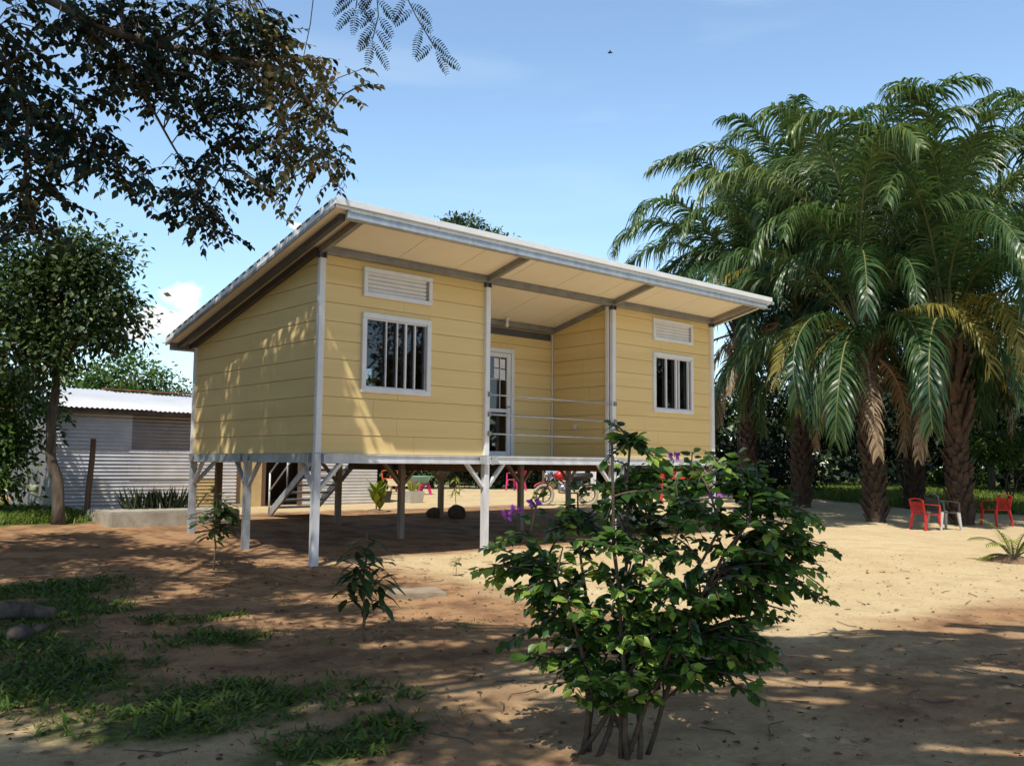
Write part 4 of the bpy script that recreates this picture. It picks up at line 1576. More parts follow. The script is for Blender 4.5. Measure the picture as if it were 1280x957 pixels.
def bush_build():
    r = random.Random(5)
    bz = gz(*bb)

    def P(u, v, z):
        return Vector(rel(bb, u, v, z))
    mb = MB()
    lobes = [(.34, 0, .98, .64, .50, .40, 80), (-.30, .05, 1.02, .30, .3, .34, 26), (.06, .05, 1.38, .18, .2, .24, 18), (.86, 0, 1.08, .22, .3, .22, 26), (.70, -.1, .62, .10, .15, .20, 9),
             (.50, .1, 1.38, .38, .3, .14, 32), (.15, -.1, .72, .45, .4, .22, 46), (.80, 0, .80, .2, .3, .2, 20), (.1, .1, .60, .40, .3, .14, 22), (.45, .05, .52, .42, .35, .16, 24), (.95, -.05, .95, .16, .25, .26, 12), (-.05, .1, .45, .3, .25, .1, 10), (.15, -.05, .47, .52, .38, .17, 44), (-.35, .1, .55, .22, .25, .14, 12), (.62, 0, .42, .2, .2, .14, 14), (.74, -.15, .48, .10, .12, .20, 9), (.98, 0, 1.0, .12, .2, .14, 8), (-.58, 0, .92, .12, .2, .16, 8), (.02, -.05, .36, .34, .3, .12, 22), (.30, 0, 1.22, .34, .35, .18, 26), (-.42, 0, .78, .14, .2, .12, 6), (.95, .1, 1.2, .12, .2, .1, 5)]
    stems = []
    for k in range(10):
        a = r.uniform(0, 2*PI)
        base = P(r.choice((-.12, -.08, .10, .16))+r.uniform(-.05, .05), r.uniform(-.12, .12), bz-.03)
        tu = -.45+1.25*(k+.5)/10
        tv = r.uniform(-.28, .28)
        mid = P(tu*.38+r.uniform(-.05, .05), tv*.4, .48+r.uniform(-.05, .08))
        end = P(tu, tv, r.uniform(.85, 1.25) if k not in (3, 4) else 1.5)
        pts = []
        for i in range(9):
            t = i/8
            q = base*(1-t)**2+mid*2*t*(1-t)+end*t*t
            q += Vector((r.uniform(-1, 1), r.uniform(-1, 1), 0))*.012
            pts.append(q)
        mb.tube(pts, [.0135*(1-.72*i/8)*r.uniform(.8, 1.15)+.002 for i in range(9)], 7)
        stems.append(pts)
    pos, ax, nr, sz, tn = [], [], [], [], []
    tips = []
    for (u, v, z, ru, rv, rz, cnt) in lobes:
        for c in range(cnt):
            d = Vector((r.gauss(0, 1), r.gauss(0, 1), r.gauss(0, 1))).normalized()*(r.random()**.4)
            tgt = P(u+d.x*ru, v+d.y*rv, z+d.z*rz)
            best = min((p for s_ in stems for p in s_[2:]), key=lambda p: (p-tgt).length+r.uniform(0, .12)+max(0, p.z-tgt.z)*.5)
            L = (tgt-best).length
            ctrl = best.lerp(tgt, .5)+Vector((r.uniform(-.1, .1), r.uniform(-.1, .1), .16))*L
            pts = []
            for i in range(7):
                t = i/6
                pts.append(best*(1-t)**2+ctrl*2*t*(1-t)+tgt*t*t)
            mb.tube(pts, [.006*(1-.7*i/6)+.001 for i in range(7)], 5, cap=False)
            tips.append(pts[-1])
            new = r.random() < .30
            nl = max(16, int(L/.0145))
            for i in range(nl):
                t = .12+.88*(i+.5)/nl
                f_ = t*6
                j = min(int(f_), 5)
                q = pts[j].lerp(pts[j+1], f_-j)
                T = (pts[j+1]-pts[j]).normalized()
                sd = T.cross(Vector((0, 0, 1)))
                if sd.length < .1:
                    sd = Vector((1, 0, 0))
                sd.normalize()
                sgn = 1 if i % 2 else -1
                a_ = (sd*sgn*r.uniform(.5, 1)+T*r.uniform(.1, .7)+Vector((r.uniform(-.3, .3), r.uniform(-.3, .3), r.uniform(-.75, .25)))).normalized()
                n_ = (Vector((0, 0, 1))+Vector((r.uniform(-.7, .7), r.uniform(-.7, .7), 0))+(-Vector((FD[0], FD[1], 0)))*.25)
                pos.append(q+a_*.012)
                ax.append(a_)
                nr.append(n_)
                sz.append(r.choice((.6, .8, 1, 1, 1.15))*r.uniform(.045, .075)*(1.0-.25*(t > .9)))
                tv_ = r.gauss(.40, .15)
                if t > .72:
                    tv_ += .12
                if new and t > .62:
                    tv_ += .36
                tn.append(min(max(tv_, 0), 1))
    mb.build('stems', 'bushstem', bush, True)
    leaves('foliage', np.array([tuple(p) for p in pos]), np.array([tuple(p) for p in ax]), np.array([tuple(p) for p in nr]), np.array(sz), L_OVATE, np.array(tn), 'leafbush', bush, True)
    # flower clusters
    for (u, v, z) in ((-.46, -.05, 1.165), (-.37, -.05, 1.205), (.34, .1, 1.43), (.50, -.1, 1.25), (.63, -.05, 1.17), (-.50, 0, 1.14)):
        c = P(u, v, z)
        n = 11
        d = norm(np.array([[r.gauss(0, 1), r.gauss(0, 1), r.gauss(0, .7)] for _ in range(n)]))
        leaves('flower', np.array([tuple(c)])+d*.010, d, np.cross(d, [[.3, .2, 1]])+d*.2, np.array([r.uniform(.022, .034) for _ in range(n)]), L_OVATE, np.array([r.random() for _ in range(n)]), 'bract', bush)


bush_build()


# ------------------------------------------------------------------ OVERHANGING TREE (trunk stands left of the camera)
over = thing('overhanging_tree', 'large tree reaching in from the upper left with leafy drooping branches', 'tree', (-8.6, -5.6, 0))
BR = {'B1': [(-6.6, -5.8, 4.3), (-5.47, -5.86, 3.9), (-5.03, -5.85, 3.82), (-4.73, -5.83, 3.76), (-4.43, -5.84, 3.76), (-4.0, -5.96, 3.77), (-3.77, -6.02, 3.76), (-3.45, -6.01, 3.53)],
      'B2': [(-4.95, -5.85, 3.80), (-4.66, -5.88, 3.61), (-4.46, -5.77, 3.45), (-4.27, -5.66, 3.27), (-4.08, -5.65, 3.02)],
      'B3': [(-6.2, -5.85, 4.15), (-5.48, -5.96, 3.73), (-5.26, -6.12, 3.3), (-5.14, -6.06, 3.07), (-5.13, -6.03, 2.75), (-5.05, -5.95, 2.54)],
      'B4': [(-5.14, -6.06, 3.07), (-4.94, -6.1, 3.05), (-4.78, -6.1, 2.98), (-4.67, -6.19, 2.85)],
      'B5': [(-4.0, -5.96, 3.77), (-3.79, -5.98, 3.55), (-3.62, -5.97, 3.35), (-3.36, -6.06, 3.26)],
      'B6': [(-4.43, -5.84, 3.76), (-4.16, -5.84, 4.03), (-3.79, -5.81, 4.43)],
      'B7': [(-4.0, -5.96, 3.77), (-3.95, -5.9, 3.5), (-3.98, -5.75, 3.15), (-4.06, -5.66, 2.92)]}
BRR = {'B1': .034, 'B2': .014, 'B3': .018, 'B4': .010, 'B5': .010, 'B6': .014, 'B7': .008}
CL = [(-4.4, -5.88, 3.91, 0.51, 0.16, 70), (-3.97, -5.88, 4.01, 0.29, 0.22, 45), (-4.2, -5.88, 3.56, 0.37, 0.21, 60), (-4.45, -5.8, 3.61, 0.28, 0.18, 30), (-3.92, -5.83, 3.26, 0.24, 0.22, 40), (-4.1, -5.64, 3.04, 0.19, 0.22, 42), (-4.02, -5.69, 2.85, 0.1, 0.11, 12), (-3.6, -5.91, 3.78, 0.23, 0.23, 45), (-3.56, -5.91, 3.43, 0.23, 0.25, 45), (-3.4, -6.03, 3.28, 0.13, 0.1, 12), (-3.68, -5.89, 3.12, 0.12, 0.12, 10), (-3.3, -6.18, 3.79, 0.1, 0.04, 3), (-5.24, -6.14, 3.38, 0.14, 0.31, 50), (-5.18, -6.02, 2.99, 0.14, 0.28, 50), (-4.97, -6.09, 3.19, 0.2, 0.16, 30), (-4.8, -6.09, 3.0, 0.15, 0.1, 24), (-4.7, -6.16, 2.88, 0.1, 0.07, 14), (-5.0, -6.04, 2.95, 0.16, 0.1, 20), (-5.1, -5.91, 2.66, 0.16, 0.2, 30), (-5.02, -6.0, 2.8, 0.06, 0.06, 6), (-4.76, -5.8, 3.66, 0.18, 0.13, 14), (-5.05, -5.95, 3.73, 0.25, 0.08, 18), (-3.79, -5.89, 3.94, 0.17, 0.17, 22)]


def in_poly(x, y, poly):
    c = False
    for (x0, y0), (x1, y1) in zip(poly, poly[1:]+poly[:1]):
        if (y0 > y) != (y1 > y) and x < (x1-x0)*(y-y0)/(y1-y0)+x0:
            c = not c
    return c


def lit_gap(x, y):
    return (x+2.05)**2+(y+7.55)**2 < .78**2 or (x+1.74)**2+(y+4.64)**2 < .95**2 or (x+3.75)**2+(y+6.0)**2 < .42**2 or (x+4.5)**2+(y+5.2)**2 < .30**2 or (x+2.9)**2+(y+4.0)**2 < .25**2 or (x+2.6)**2+(y+6.2)**2 < .30**2


def seen(p, pad=.55):
    d = Vector(p)-CAM
    z = d.dot(fw)
    if z < .2:
        return False
    return abs(d.dot(r2)) < z*.566+pad and -z*.43-pad < d.dot(u2) < z*.423+pad


SHADE_L = [(-7, 5), (-1.0, 5), (-.2, 1), (.2, -.8), (-.3, -2.0), (-.9, -3.6), (-.9, -5.2), (-2.0, -6.4), (-3.3, -7.6), (-5.2, -9), (-8, -7)]
SHADE_R = [(-1.9, -5.6), (-.6, -5.7), (.1, -6.6), (1, -7.1), (2.2, -7.9), (3.4, -9.0), (1.9, -9.8), (-1.5, -9.9), (-2.6, -8.6), (-3.0, -7.4)]
SX, SY_ = TOSUN.x/TOSUN.z, TOSUN.y/TOSUN.z


def shade_crown(name, parent, poly, n_clump, per, seed, zr):
    """leaf clumps of a crown that stands sunward of the shaded part of the yard, kept clear of the view"""
    r = random.Random(seed)
    c = []
    xs, ys = [p[0] for p in poly], [p[1] for p in poly]
    tries = 0
    while len(c) < n_clump and tries < 60000:
        tries += 1
        if r.random() < .032:           # clumps that dapple the side wall
            gy_ = r.uniform(-.35, 4.0)
            gz_ = r.uniform(1.4, 3.5)
            if r.random() > .30+.55*(1-gy_/4.0) or gz_ > 3.45-.15*gy_:
                continue
            gx_ = 0
        else:
            gx_, gy_, gz_ = r.uniform(min(xs), max(xs)), r.uniform(min(ys), max(ys)), 0
            if not in_poly(gx_, gy_, poly) or lit_gap(gx_, gy_):
                continue
            # clumps over the house side would black out its wall
            if gx_ > -1.3 and gy_ > -.6 and r.random() < .45:
                continue
            if fbm(np.array([gx_*1.25+3]), np.array([gy_*1.25+8]), 3)[0] < .465:
                continue
        z = r.uniform(*zr)
        for k in range(5):
            p = (gx_+SX*(z-gz_), gy_+SY_*(z-gz_), z)
            if not seen(p):
                c.append(p)
                break
            z += .7
    # boughs reaching out to the clumps
    hubs = [Vector(h) for h in ((-7.2, -4.4, 7.0), (-6.2, -3.2, 7.9), (-5.2, -1.8, 8.4), (-6.6, -7.4, 7.5), (-5.5, -8.0, 7.8), (-8.2, -1.5, 8.0), (-7.0, .6, 8.6))]
    tb = MB()
    for k, p in enumerate(c):
        if k % 4:
            continue
        p = Vector(p)
        h = min(hubs, key=lambda v: (v-p).length)
        path = limb_path(h, p, seed+k, .05, 5)
        if any(seen(v, .15) for v in path):
            continue
        tb.tube(path, [.035*(1-.8*i/5) for i in range(6)], 5, cap=False)
    tb.build('bough', 'bark', parent, True)
    c = np.array(c)
    q = np.random.default_rng(seed)
    m_ = len(c)
    cs = .43*q.uniform(.6, 1.3, m_)
    k = np.repeat(np.arange(m_), per)
    off = q.normal(0, .5, (len(k), 3))*np.array([1, 1, .5])
    pos = c[k]+off*cs[k][:, None]
    nr = norm(off*.5+np.array([0, 0, .9])+q.normal(0, .45, (len(k), 3)))
    ax = norm(off*.6+q.normal(0, .7, (len(k), 3))+np.array([0, 0, -.5]))
    leaves(name, pos, ax, nr, .14*q.uniform(.65, 1.3, len(k)), L_SIMPLE, np.clip(q.normal(.42, .17, len(k)), 0, 1), 'leafover', parent)


def over_build():
    r = random.Random(9)
    tk = MB()
    tk.tube([(-8.6, -5.6, -.2), (-8.6, -5.6, .3), (-8.55, -5.55, 1.5), (-8.45, -5.5, 3.0), (-8.3, -5.4, 4.4), (-8.0, -5.1, 6.2)], [.34, .27, .23, .21, .19, .13], 12)
    limbs = [[(-8.3, -5.4, 4.3), (-7.5, -5.7, 4.5), (-6.6, -5.8, 4.3), (-6.2, -5.85, 4.15)], [(-8.0, -5.1, 6.1), (-7.2, -4.4, 7.0), (-6.2, -3.2, 7.9), (-5.2, -1.8, 8.4)],
             [(-8.0, -5.1, 6.0), (-7.6, -6.2, 6.9), (-6.6, -7.4, 7.5), (-5.5, -8.0, 7.8)], [(-8.0, -5.1, 6.1), (-8.4, -3.6, 7.2), (-8.2, -1.5, 8.0), (-7.0, .6, 8.6)]]
    lr = [.10, .10, .10, .10]
    for p, q in zip(limbs, lr):
        tk.tube(p, [q, q*.75, q*.55, q*.35], 8)
    tk.build('trunk', 'bark', over, True)
    pts_all = []
    mb = MB()
    for k, p in BR.items():
        pv = [Vector(q) for q in p]
        r0 = BRR[k]
        m_ = len(pv)-1
        mb.tube(pv, [r0*(1-.72*i/m_) for i in range(m_+1)], 7)
        for i in range(m_):
            for t in (0, .33, .66):
                pts_all.append(pv[i].lerp(pv[i+1], t))
        pts_all.append(pv[-1])
    pos, ax, nr, sz, tn = [], [], [], [], []
    for (x, y, z, ru, rz, cnt) in CL:
        hue = r.gauss(0, .05)
        sun = .46 if x > -3.85 else 0  # sunlit look of the right hand lobe put into the leaf tint
        for c in range(int(cnt*(1.7 if z > 3.5 else 1.15))):
            an = r.uniform(0, 2*PI)
            rad = r.random()**.55
            u, w, v = ru*rad*math.cos(an), rz*rad*math.sin(an), r.gauss(0, .16)
            st_ = Vector((x+RT[0]*u+FD[0]*v, y+RT[1]*u+FD[1]*v, z+w))
            near_ = min(pts_all, key=lambda p: (p-st_).length)
            if c % 2 == 0 and (near_-st_).length < .6:
                mdp = near_.lerp(st_, .5)+Vector((0, 0, .05))
                mb.tube([near_, mdp, st_], [.004, .0032, .002], 5, cap=False)
            od = (st_-near_)
            od.z *= .3
            if od.length < .02:
                od = Vector((r.uniform(-1, 1), r.uniform(-1, 1), 0))
            od.normalize()
            d = (od+Vector((r.uniform(-.7, .7), r.uniform(-.7, .7), r.uniform(-.5, .3)))).normalized()
            L = r.uniform(.13, .27)
            nl = int(L/.021)
            q = st_-d*L*.45
            prev = q.copy()
            tw = [q.copy()]
            for i in range(nl):
                d = (d+Vector((0, 0, -.07))).normalized()
                q = q+d*(L/nl)
                tw.append(q.copy())
                sd = d.cross(Vector((0, 0, 1)))
                if sd.length < .1:
                    sd = Vector((1, 0, 0))
                sd.normalize()
                sg = 1 if i % 2 else -1
                a_ = (sd*sg*.75+d*.55+Vector((0, 0, -.45))+Vector((r.uniform(-.3, .3), r.uniform(-.3, .3), r.uniform(-.3, .3)))).normalized()
                pos.append(tuple(q))
                ax.append(tuple(a_))
                nr.append((r.uniform(-.6, .6), r.uniform(-.6, .6), 1))
                sz.append(r.uniform(.033, .055))
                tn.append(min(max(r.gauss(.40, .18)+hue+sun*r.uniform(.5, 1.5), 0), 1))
            mb.tube(tw[::2]+[tw[-1]], .0018, 4, cap=False)
    mb.build('branch', 'bark', over, True)
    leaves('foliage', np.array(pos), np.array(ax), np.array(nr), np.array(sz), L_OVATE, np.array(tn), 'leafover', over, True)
    # the high crown that dapples the yard and the side wall of the house
    shade_crown('crown', over, SHADE_L, 660, 130, 91, (6.6, 9.2))
    crown_leaves('crown', [(-9.8, .5, 4.6, 1.9, 2.6, 2.6), (-10.2, 5.5, 4.8, 2.0, 2.8, 2.8), (-9.8, 10.5, 4.4, 2.0, 2.6, 2.6), (-9.8, -3.6, 4.4, 1.5, 1.8, 2.0)], 190, 60, 1.1, .26, 'leafover', over, 92)  # unseen leaf masses added at left to hold sky light off the side wall


over_build()

# second, feathery tree: trunk behind the camera, crown overhead
feat = thing('feathery_tree', 'tree with feathery compound leaves hanging in at the top centre of the picture', 'tree', (-6.6, -15.2, 0))


def feather_build():
    r = random.Random(12)
    mb = MB()
    mb.tube([(-6.6, -15.2, -.2), (-6.55, -15.1, 1.2), (-6.4, -14.7, 3.0), (-6.0, -14.0, 4.8), (-5.4, -13.0, 6.2)], [.22, .18, .16, .13, .10], 10)
    for e in ((-4.2, -11.6, 6.3), (-3.0, -11.4, 6.6), (-5.6, -11.4, 6.8), (-2.4, -12.8, 6.8), (-6.8, -11.8, 7.0)):
        mb.tube(limb_path((-5.6, -13.3, 5.8), e, int(e[0]*10), .05), [.07, .06, .05, .04, .03, .025, .02], 6)
    mb.tube([(-4.2, -11.6, 6.3), (-3.9, -9.6, 5.6), (-3.9, -8.2, 4.4), (-3.92, -7.5, 3.80), (-3.95, -7.34, 3.71)], [.02, .015, .01, .006, .004], 6)
    mb.build('trunk', 'bark', feat, True)
    PH = [[(-3.92, -7.5, 3.80), (-3.951, -7.342, 3.707), (-3.932, -7.341, 3.552), (-3.945, -7.316, 3.443)], [(-3.92, -7.5, 3.80), (-3.847, -7.431, 3.67), (-3.796, -7.463, 3.554), (-3.713, -7.518, 3.392)],
          [(-3.92, -7.5, 3.80), (-4.011, -7.292, 3.745), (-4.015, -7.27, 3.59)]]
    pos, ax, nr, sz, tn = [], [], [], [], []
    tw = MB()

    def pinna(st_, d, L):
        n = int(L/.0115)
        q = st_.copy()
        pts = [q.copy()]
        sd = d.cross(Vector((FD[0], FD[1], .3))).normalized()
        for i in range(n):
            d = (d+Vector((0, 0, -.045))).normalized()
            q = q+d*(L/n)
            pts.append(q.copy())
            for sg in (-1, 1):
                a_ = (sd*sg+d*.35+Vector((r.uniform(-.12, .12), r.uniform(-.12, .12), -.1))).normalized()
                pos.append(tuple(q))
                ax.append(tuple(a_))
                nr.append((-FD[0]+r.uniform(-.3, .3), -FD[1]+r.uniform(-.3, .3), .5))
                sz.append(.027*math.sin(PI*(.18+.72*i/n))*r.uniform(.85, 1.1))
                tn.append(min(max(r.gauss(.3, .12), 0), 1))
        tw.tube(pts[::3]+[pts[-1]], .0010, 4, cap=False)
    for bi, br in enumerate(PH):
        pv = [Vector(p) for p in br]
        tw.tube(pv, [.003]*len(pv), 5)
        m_ = len(pv)-1
        for k in range(8 if bi < 2 else (5 if bi == 2 else 1)):
            t = .35+.65*(k+.5)/7 if bi < 2 else .6+.4*k/4
            f_ = t*m_
            i = min(int(f_), m_-1)
            q = pv[i].lerp(pv[i+1], f_-i)
            T = (pv[i+1]-pv[i]).normalized()
            s = Vector((RT[0], RT[1], 0))*(1 if k % 2 else -1)
            d = (s*r.uniform(.5, 1.0)+T*r.uniform(.3, .7)+Vector((0, 0, -.15))).normalized()
            pinna(q, d, r.uniform(.10, .16) if bi < 3 else .05)
        pinna(pv[-1], (pv[-1]-pv[-2]).normalized(), .13 if bi < 3 else .05)
    # a bare hanging strand
    sv = [Vector(p) for p in ((-4.05, -7.4, 4.3), (-4.17, -7.149, 3.743), (-4.175, -7.117, 3.51), (-4.191, -7.08, 3.324))]
    tw.tube(sv, [.0035, .003, .0025, .002], 5)
    tw.tube([(-3.92, -7.5, 3.80), (-3.97, -7.45, 4.1), (-4.05, -7.4, 4.3)], .004, 5)
    tw.build('twig', 'bark', feat, True)
    leaves('foliage', np.array(pos), np.array(ax), np.array(nr), np.array(sz), L_SMALL, np.array(tn), 'leafover', feat)
    # overhead crown, in long drooping sprays so that the ground shadow is fingered
    P2, A2, N2, S2, T2 = [], [], [], [], []
    k = 0
    kind_a = 0
    while k < 200:
        if k % 6 == 0:                    # sprays sit together along a limb, with sky between the limbs
            gx_, gy_ = r.uniform(-3.2, 3.6), r.uniform(-9.9, -5.5)
            if not in_poly(gx_, gy_, SHADE_R) or lit_gap(gx_, gy_):
                continue
            z = r.uniform(6.0, 7.6)
            a0 = -.73+r.gauss(0, .22)
            g0 = Vector((gx_, gy_, 0))
        off = (k % 6-2.5)*.34
        c = Vector((g0.x+SX*z+math.cos(a0)*off, g0.y+SY_*z+math.sin(a0)*off, z+r.uniform(-.15, .15)))
        k += 1
        if seen(c, .9):
            continue
        an = -.73+r.gauss(0, .35)+(PI if r.random() < .5 else 0)
        d = Vector((math.cos(an), math.sin(an), .12)).normalized()
        L = r.uniform(.8, 1.6)
        q = c
        n = 34
        sd = d.cross(Vector((0, 0, 1))).normalized()
        for i in range(n):
            d = (d+Vector((0, 0, -.02))).normalized()
            q = q+d*(L/n)
            for sg in (-1, 1):
                P2.append(tuple(q))
                A2.append(tuple((sd*sg+d*.5+Vector((0, 0, -.25))).normalized()))
                N2.append((r.uniform(-.3, .3), r.uniform(-.3, .3), 1))
                S2.append(r.uniform(.12, .18))
                T2.append(r.random())
    leaves('crown', np.array(P2), np.array(A2), np.array(N2), np.array(S2), L_SMALL, np.array(T2), 'leafover', feat)


feather_build()


# ------------------------------------------------------------------ SAPLINGS AND SMALL PLANTS
def sapling(name, label, base, h, tops, nleaf, lsz, mat, tmpl=L_LANCE, stem='greenstem', seed=1, droop=.8, rad=.012, spread=.16, updir=0.0, trunk_lean=(0, 0)):
    r = random.Random(seed)
    bz = gz(*base)
    t = thing(name, label, 'sapling', (base[0], base[1], bz))
    mb = MB()
    top = Vector((base[0]+trunk_lean[0], base[1]+trunk_lean[1], bz+h))
    path = limb_path((base[0], base[1], bz-.04), top, seed, 0, 6, .018)
    mb.tube(path, [rad*(1-.5*i/6) for i in range(7)], 7)
    pos, ax, nr, sz, tn = [], [], [], [], []
    for k in range(tops):
        f = 1.0 if k == 0 else r.uniform(.52, .97)
        st_ = path[min(int(f*6), 6)]
        an = r.uniform(0, 2*PI)
        e = st_+Vector((math.cos(an)*spread, math.sin(an)*spread, spread*.7))*r.uniform(.4, 1)*(0.15 if k == 0 else 1)
        mb.tube([st_, st_.lerp(e, .5)+Vector((0, 0, .02)), e], [rad*.5, rad*.4, rad*.3], 5)
        for i in range(nleaf):
            a = i*2.4+r.uniform(-.3, .3)
            lift = r.uniform(-droop, .35)+updir
            a_ = Vector((math.cos(a), math.sin(a), lift)).normalized()
            pos.append(tuple(e+Vector((0, 0, -.10*i/nleaf*lsz*8))+a_*.01))
            ax.append(tuple(a_))
            nr.append((math.cos(a)*(-lift), math.sin(a)*(-lift), 1))
            sz.append(lsz*r.uniform(.7, 1.15))
            tn.append(min(max(r.gauss(.42, .2), 0), 1))
    mb.build('stem', stem, t, True)
    leaves('foliage', np.array(pos), np.array(ax), np.array(nr), np.array(sz), tmpl, np.array(tn), mat, t, True)
    return t


sapling('mango_sapling', 'young sapling with long dark drooping leaves in the shaded foreground', (-2.35, -4.91), .80, 8, 12, .21, 'leafmango', ([(0, 0, 0), (.25, .10, .02), (.55, .15, 0), (.85, .07, -.08), (1, 0, -.14), (.85, -.07, -.08), (.55, -.15, 0), (.25, -.10, .02), (.55, 0, -.03)], [(0, 8, 2, 1), (8, 4, 3, 2), (0, 7, 6, 8), (8, 6, 5, 4)]), seed=3, droop=.9, spread=.15, rad=.014, stem='stem')
sapling('leafy_sapling', 'leafy sapling standing before the left corner stilt of the house', (-1.24, .3), .92, 13, 9, .24, 'leafmango', ([(0, 0, 0), (.25, .12, .02), (.55, .17, 0), (.85, .08, -.08), (1, 0, -.14), (.85, -.08, -.08), (.55, -.17, 0), (.25, -.12, .02), (.55, 0, -.03)], [(0, 8, 2, 1), (8, 4, 3, 2), (0, 7, 6, 8), (8, 6, 5, 4)]), seed=5, droop=.5, spread=.22, rad=.014)
sapling('cordyline_plant', 'yellow green broad leaved young plant on a soil mound behind the house', (4.98, 6.0), .50, 4, 9, .36, 'leafti', ([(0, 0, 0), (.25, .12, .02), (.55, .17, 0), (.85, .08, -.04), (1, 0, -.08), (.85, -.08, -.04), (.55, -.17, 0), (.25, -.12, .02), (.55, 0, -.03)], [(0, 8, 2, 1), (8, 4, 3, 2), (0, 7, 6, 8), (8, 6, 5, 4)]), seed=6, droop=.1, updir=1.1, spread=.08, rad=.02, stem='stem')
sapling('slender_sapling', 'thin stemmed sapling with a small umbrella of leaves in the sunny back yard', (7.3, 6.1), .78, 4, 8, .20, 'leafti', seed=7, droop=.7, spread=.16, rad=.010, stem='stem')
sapling('tiny_seedling', 'tiny green seedling alone in the sunlit sand before the porch', (.79, -2.09), .2, 3, 5, .08, 'leafbright', L_OVATE, seed=8, droop=.3, spread=.05, rad=.005)
sapling('potted_seedling', 'leafy little plant growing at the foot of the shed wall by its door', (2.35, 8.5), .5, 5, 8, .13, 'leafmango', L_OVATE, seed=9, droop=.5, spread=.14, rad=.01)


def mound(x, y, r_, h, label):
    mb = MB()
    n = 18
    rr = random.Random(int(x*100))
    prof = [(1.0, -.05), (.8, .25), (.5, .7), (.2, 1.0), (0.02, 1.0)]
    base = len(mb.v)
    z0 = gz(x, y)
    for pr, pz in prof:
        for k in range(n):
            t = 2*PI*k/n
            q = pr*r_*(1+rr.uniform(-.16, .16))
            mb.v.append((x+q*math.cos(t), y+q*math.sin(t), z0+pz*h*rr.uniform(.8, 1.15)))
    for i in range(len(prof)-1):
        for k in range(n):
            k2 = (k+1) % n
            mb.f.append((i*n+k, i*n+k2, (i+1)*n+k2, (i+1)*n+k))
    o = mb.build('soil_mound', 'soil', smooth=True)
    return tag(o, label, 'soil mound')


mound(8.35, -5.8, .36, .10, 'grey soil heap around the young palm on the sunny yard')
mound(4.98, 6.0, .30, .06, 'low soil heap around the yellow green plant behind the house')
mound(7.3, 6.1, .25, .05, 'low soil heap around the thin stemmed sapling')

# young palm at the right edge
yp = thing('young_palm', 'young palm with arching yellow green fronds at the right edge of the yard', 'palm', (8.38, -5.82, gz(8.38, -5.82)))


def young_palm():
    r = random.Random(4)
    pos, ax, nr, sz, tn = [], [], [], [], []
    st = MB()
    c0 = Vector((8.38, -5.82, gz(8.38, -5.82)+.05))
    for k in range(15):
        an = k*2.4+r.uniform(-.2, .2)
        L = r.uniform(.45, .80)
        el = r.uniform(.7, 1.35) if k < 11 else r.uniform(.1, .5)
        p = c0+Vector((math.cos(an), math.sin(an), 0))*.03
        d = Vector((math.cos(an)*math.cos(el), math.sin(an)*math.cos(el), math.sin(el)))
        pts = [p.copy()]
        n = 16
        sd = Vector((-math.sin(an), math.cos(an), 0))
        for i in range(n):
            d = (d+Vector((0, 0, -.105))).normalized()
            p = p+d*(L/n)
            pts.append(p.copy())
            if i > 3:
                for sg in (-1, 1):
                    a_ = (sd*sg*.8+d*.7+Vector((0, 0, -.3))).normalized()
                    pos.append(tuple(p))
                    ax.append(tuple(a_))
                    nr.append((0.1*r.random(), .1, 1))
                    sz.append(.20*math.sin(PI*(.2+.7*i/n))*r.uniform(.8, 1.1))
                    tn.append(r.uniform(.1, .8) if k < 11 else r.uniform(.6, 1))
        st.tube(pts, [.013*(1-.8*i/n)+.002 for i in range(n+1)], 5)
    st.build('stalks', 'rachis', yp, True)
    leaves('foliage', np.array(pos), np.array(ax), np.array(nr), np.array(sz), ([(0, .04, 0), (.5, .085, 0), (1, 0, -.1), (.5, -.085, 0), (0, -.04, 0)], [(0, 1, 3, 4), (1, 2, 3)]), np.array(tn), 'leafti', yp)


young_palm()

# cactus in the yellow pot
cp = (-.65, 9.9)
cz = gz(*cp)
pot = thing('potted_cactus', 'pale cactus growing from a yellow pot on the lawn by the shed', 'potted plant', (cp[0], cp[1], cz))
mb = MB()
mb.lathe((cp[0], cp[1], cz), [(0.0, 0.0), (.12, 0), (.17, .26), (.185, .26), (.185, .30), (.16, .30), (.15, .25), (0, .24)], 16)
mb.build('pot', 'yellowpot', pot, True)
mb = MB()


def pad(mb, c, d, L, w, th=.03):
    c, d = Vector(c), Vector(d).normalized()
    s = Vector((RT[0], RT[1], 0))
    if abs(d.dot(s)) > .8:
        s = Vector((0, 0, 1))
    s = (s-d*s.dot(d)).normalized()
    nn = d.cross(s)
    pr = [(0, .25), (.2, .7), (.5, 1), (.8, .85), (1, .2)]
    base = len(mb.v)
    k = 10
    for t, ww in pr:
        for i in range(k):
            a = 2*PI*i/k
            mb.v.append(tuple(c+d*L*t+s*math.cos(a)*w*ww+nn*math.sin(a)*th*ww))
    for i in range(len(pr)-1):
        for j in range(k):
            j2 = (j+1) % k
            mb.f.append((base+i*k+j, base+i*k+j2, base+(i+1)*k+j2, base+(i+1)*k+j))
    mb.f.append(tuple(base+4*k+j for j in range(k)))


RV = Vector((RT[0], RT[1], 0))
UPV = Vector((0, 0, 1))
c0 = Vector((cp[0], cp[1], cz+.26))
for d, L, w, o in ((UPV+RV*.1, .5, .09, 0), (-RV+UPV*.35, .55, .10, .05), (RV*.4+UPV, .55, .08, .1), (-RV*.8+UPV*.25, .45, .09, .0), (UPV-RV*.15, .45, .08, .35), (RV*.5+UPV*.8, .3, .07, .3)):
    pad(mb, c0+UPV*o+(RV*.02), d, L, w)
pad(mb, c0-RV*.45+UPV*.2, -RV+UPV*.5, .35, .09)
mb.build('cactus', 'cactus', pot, True)

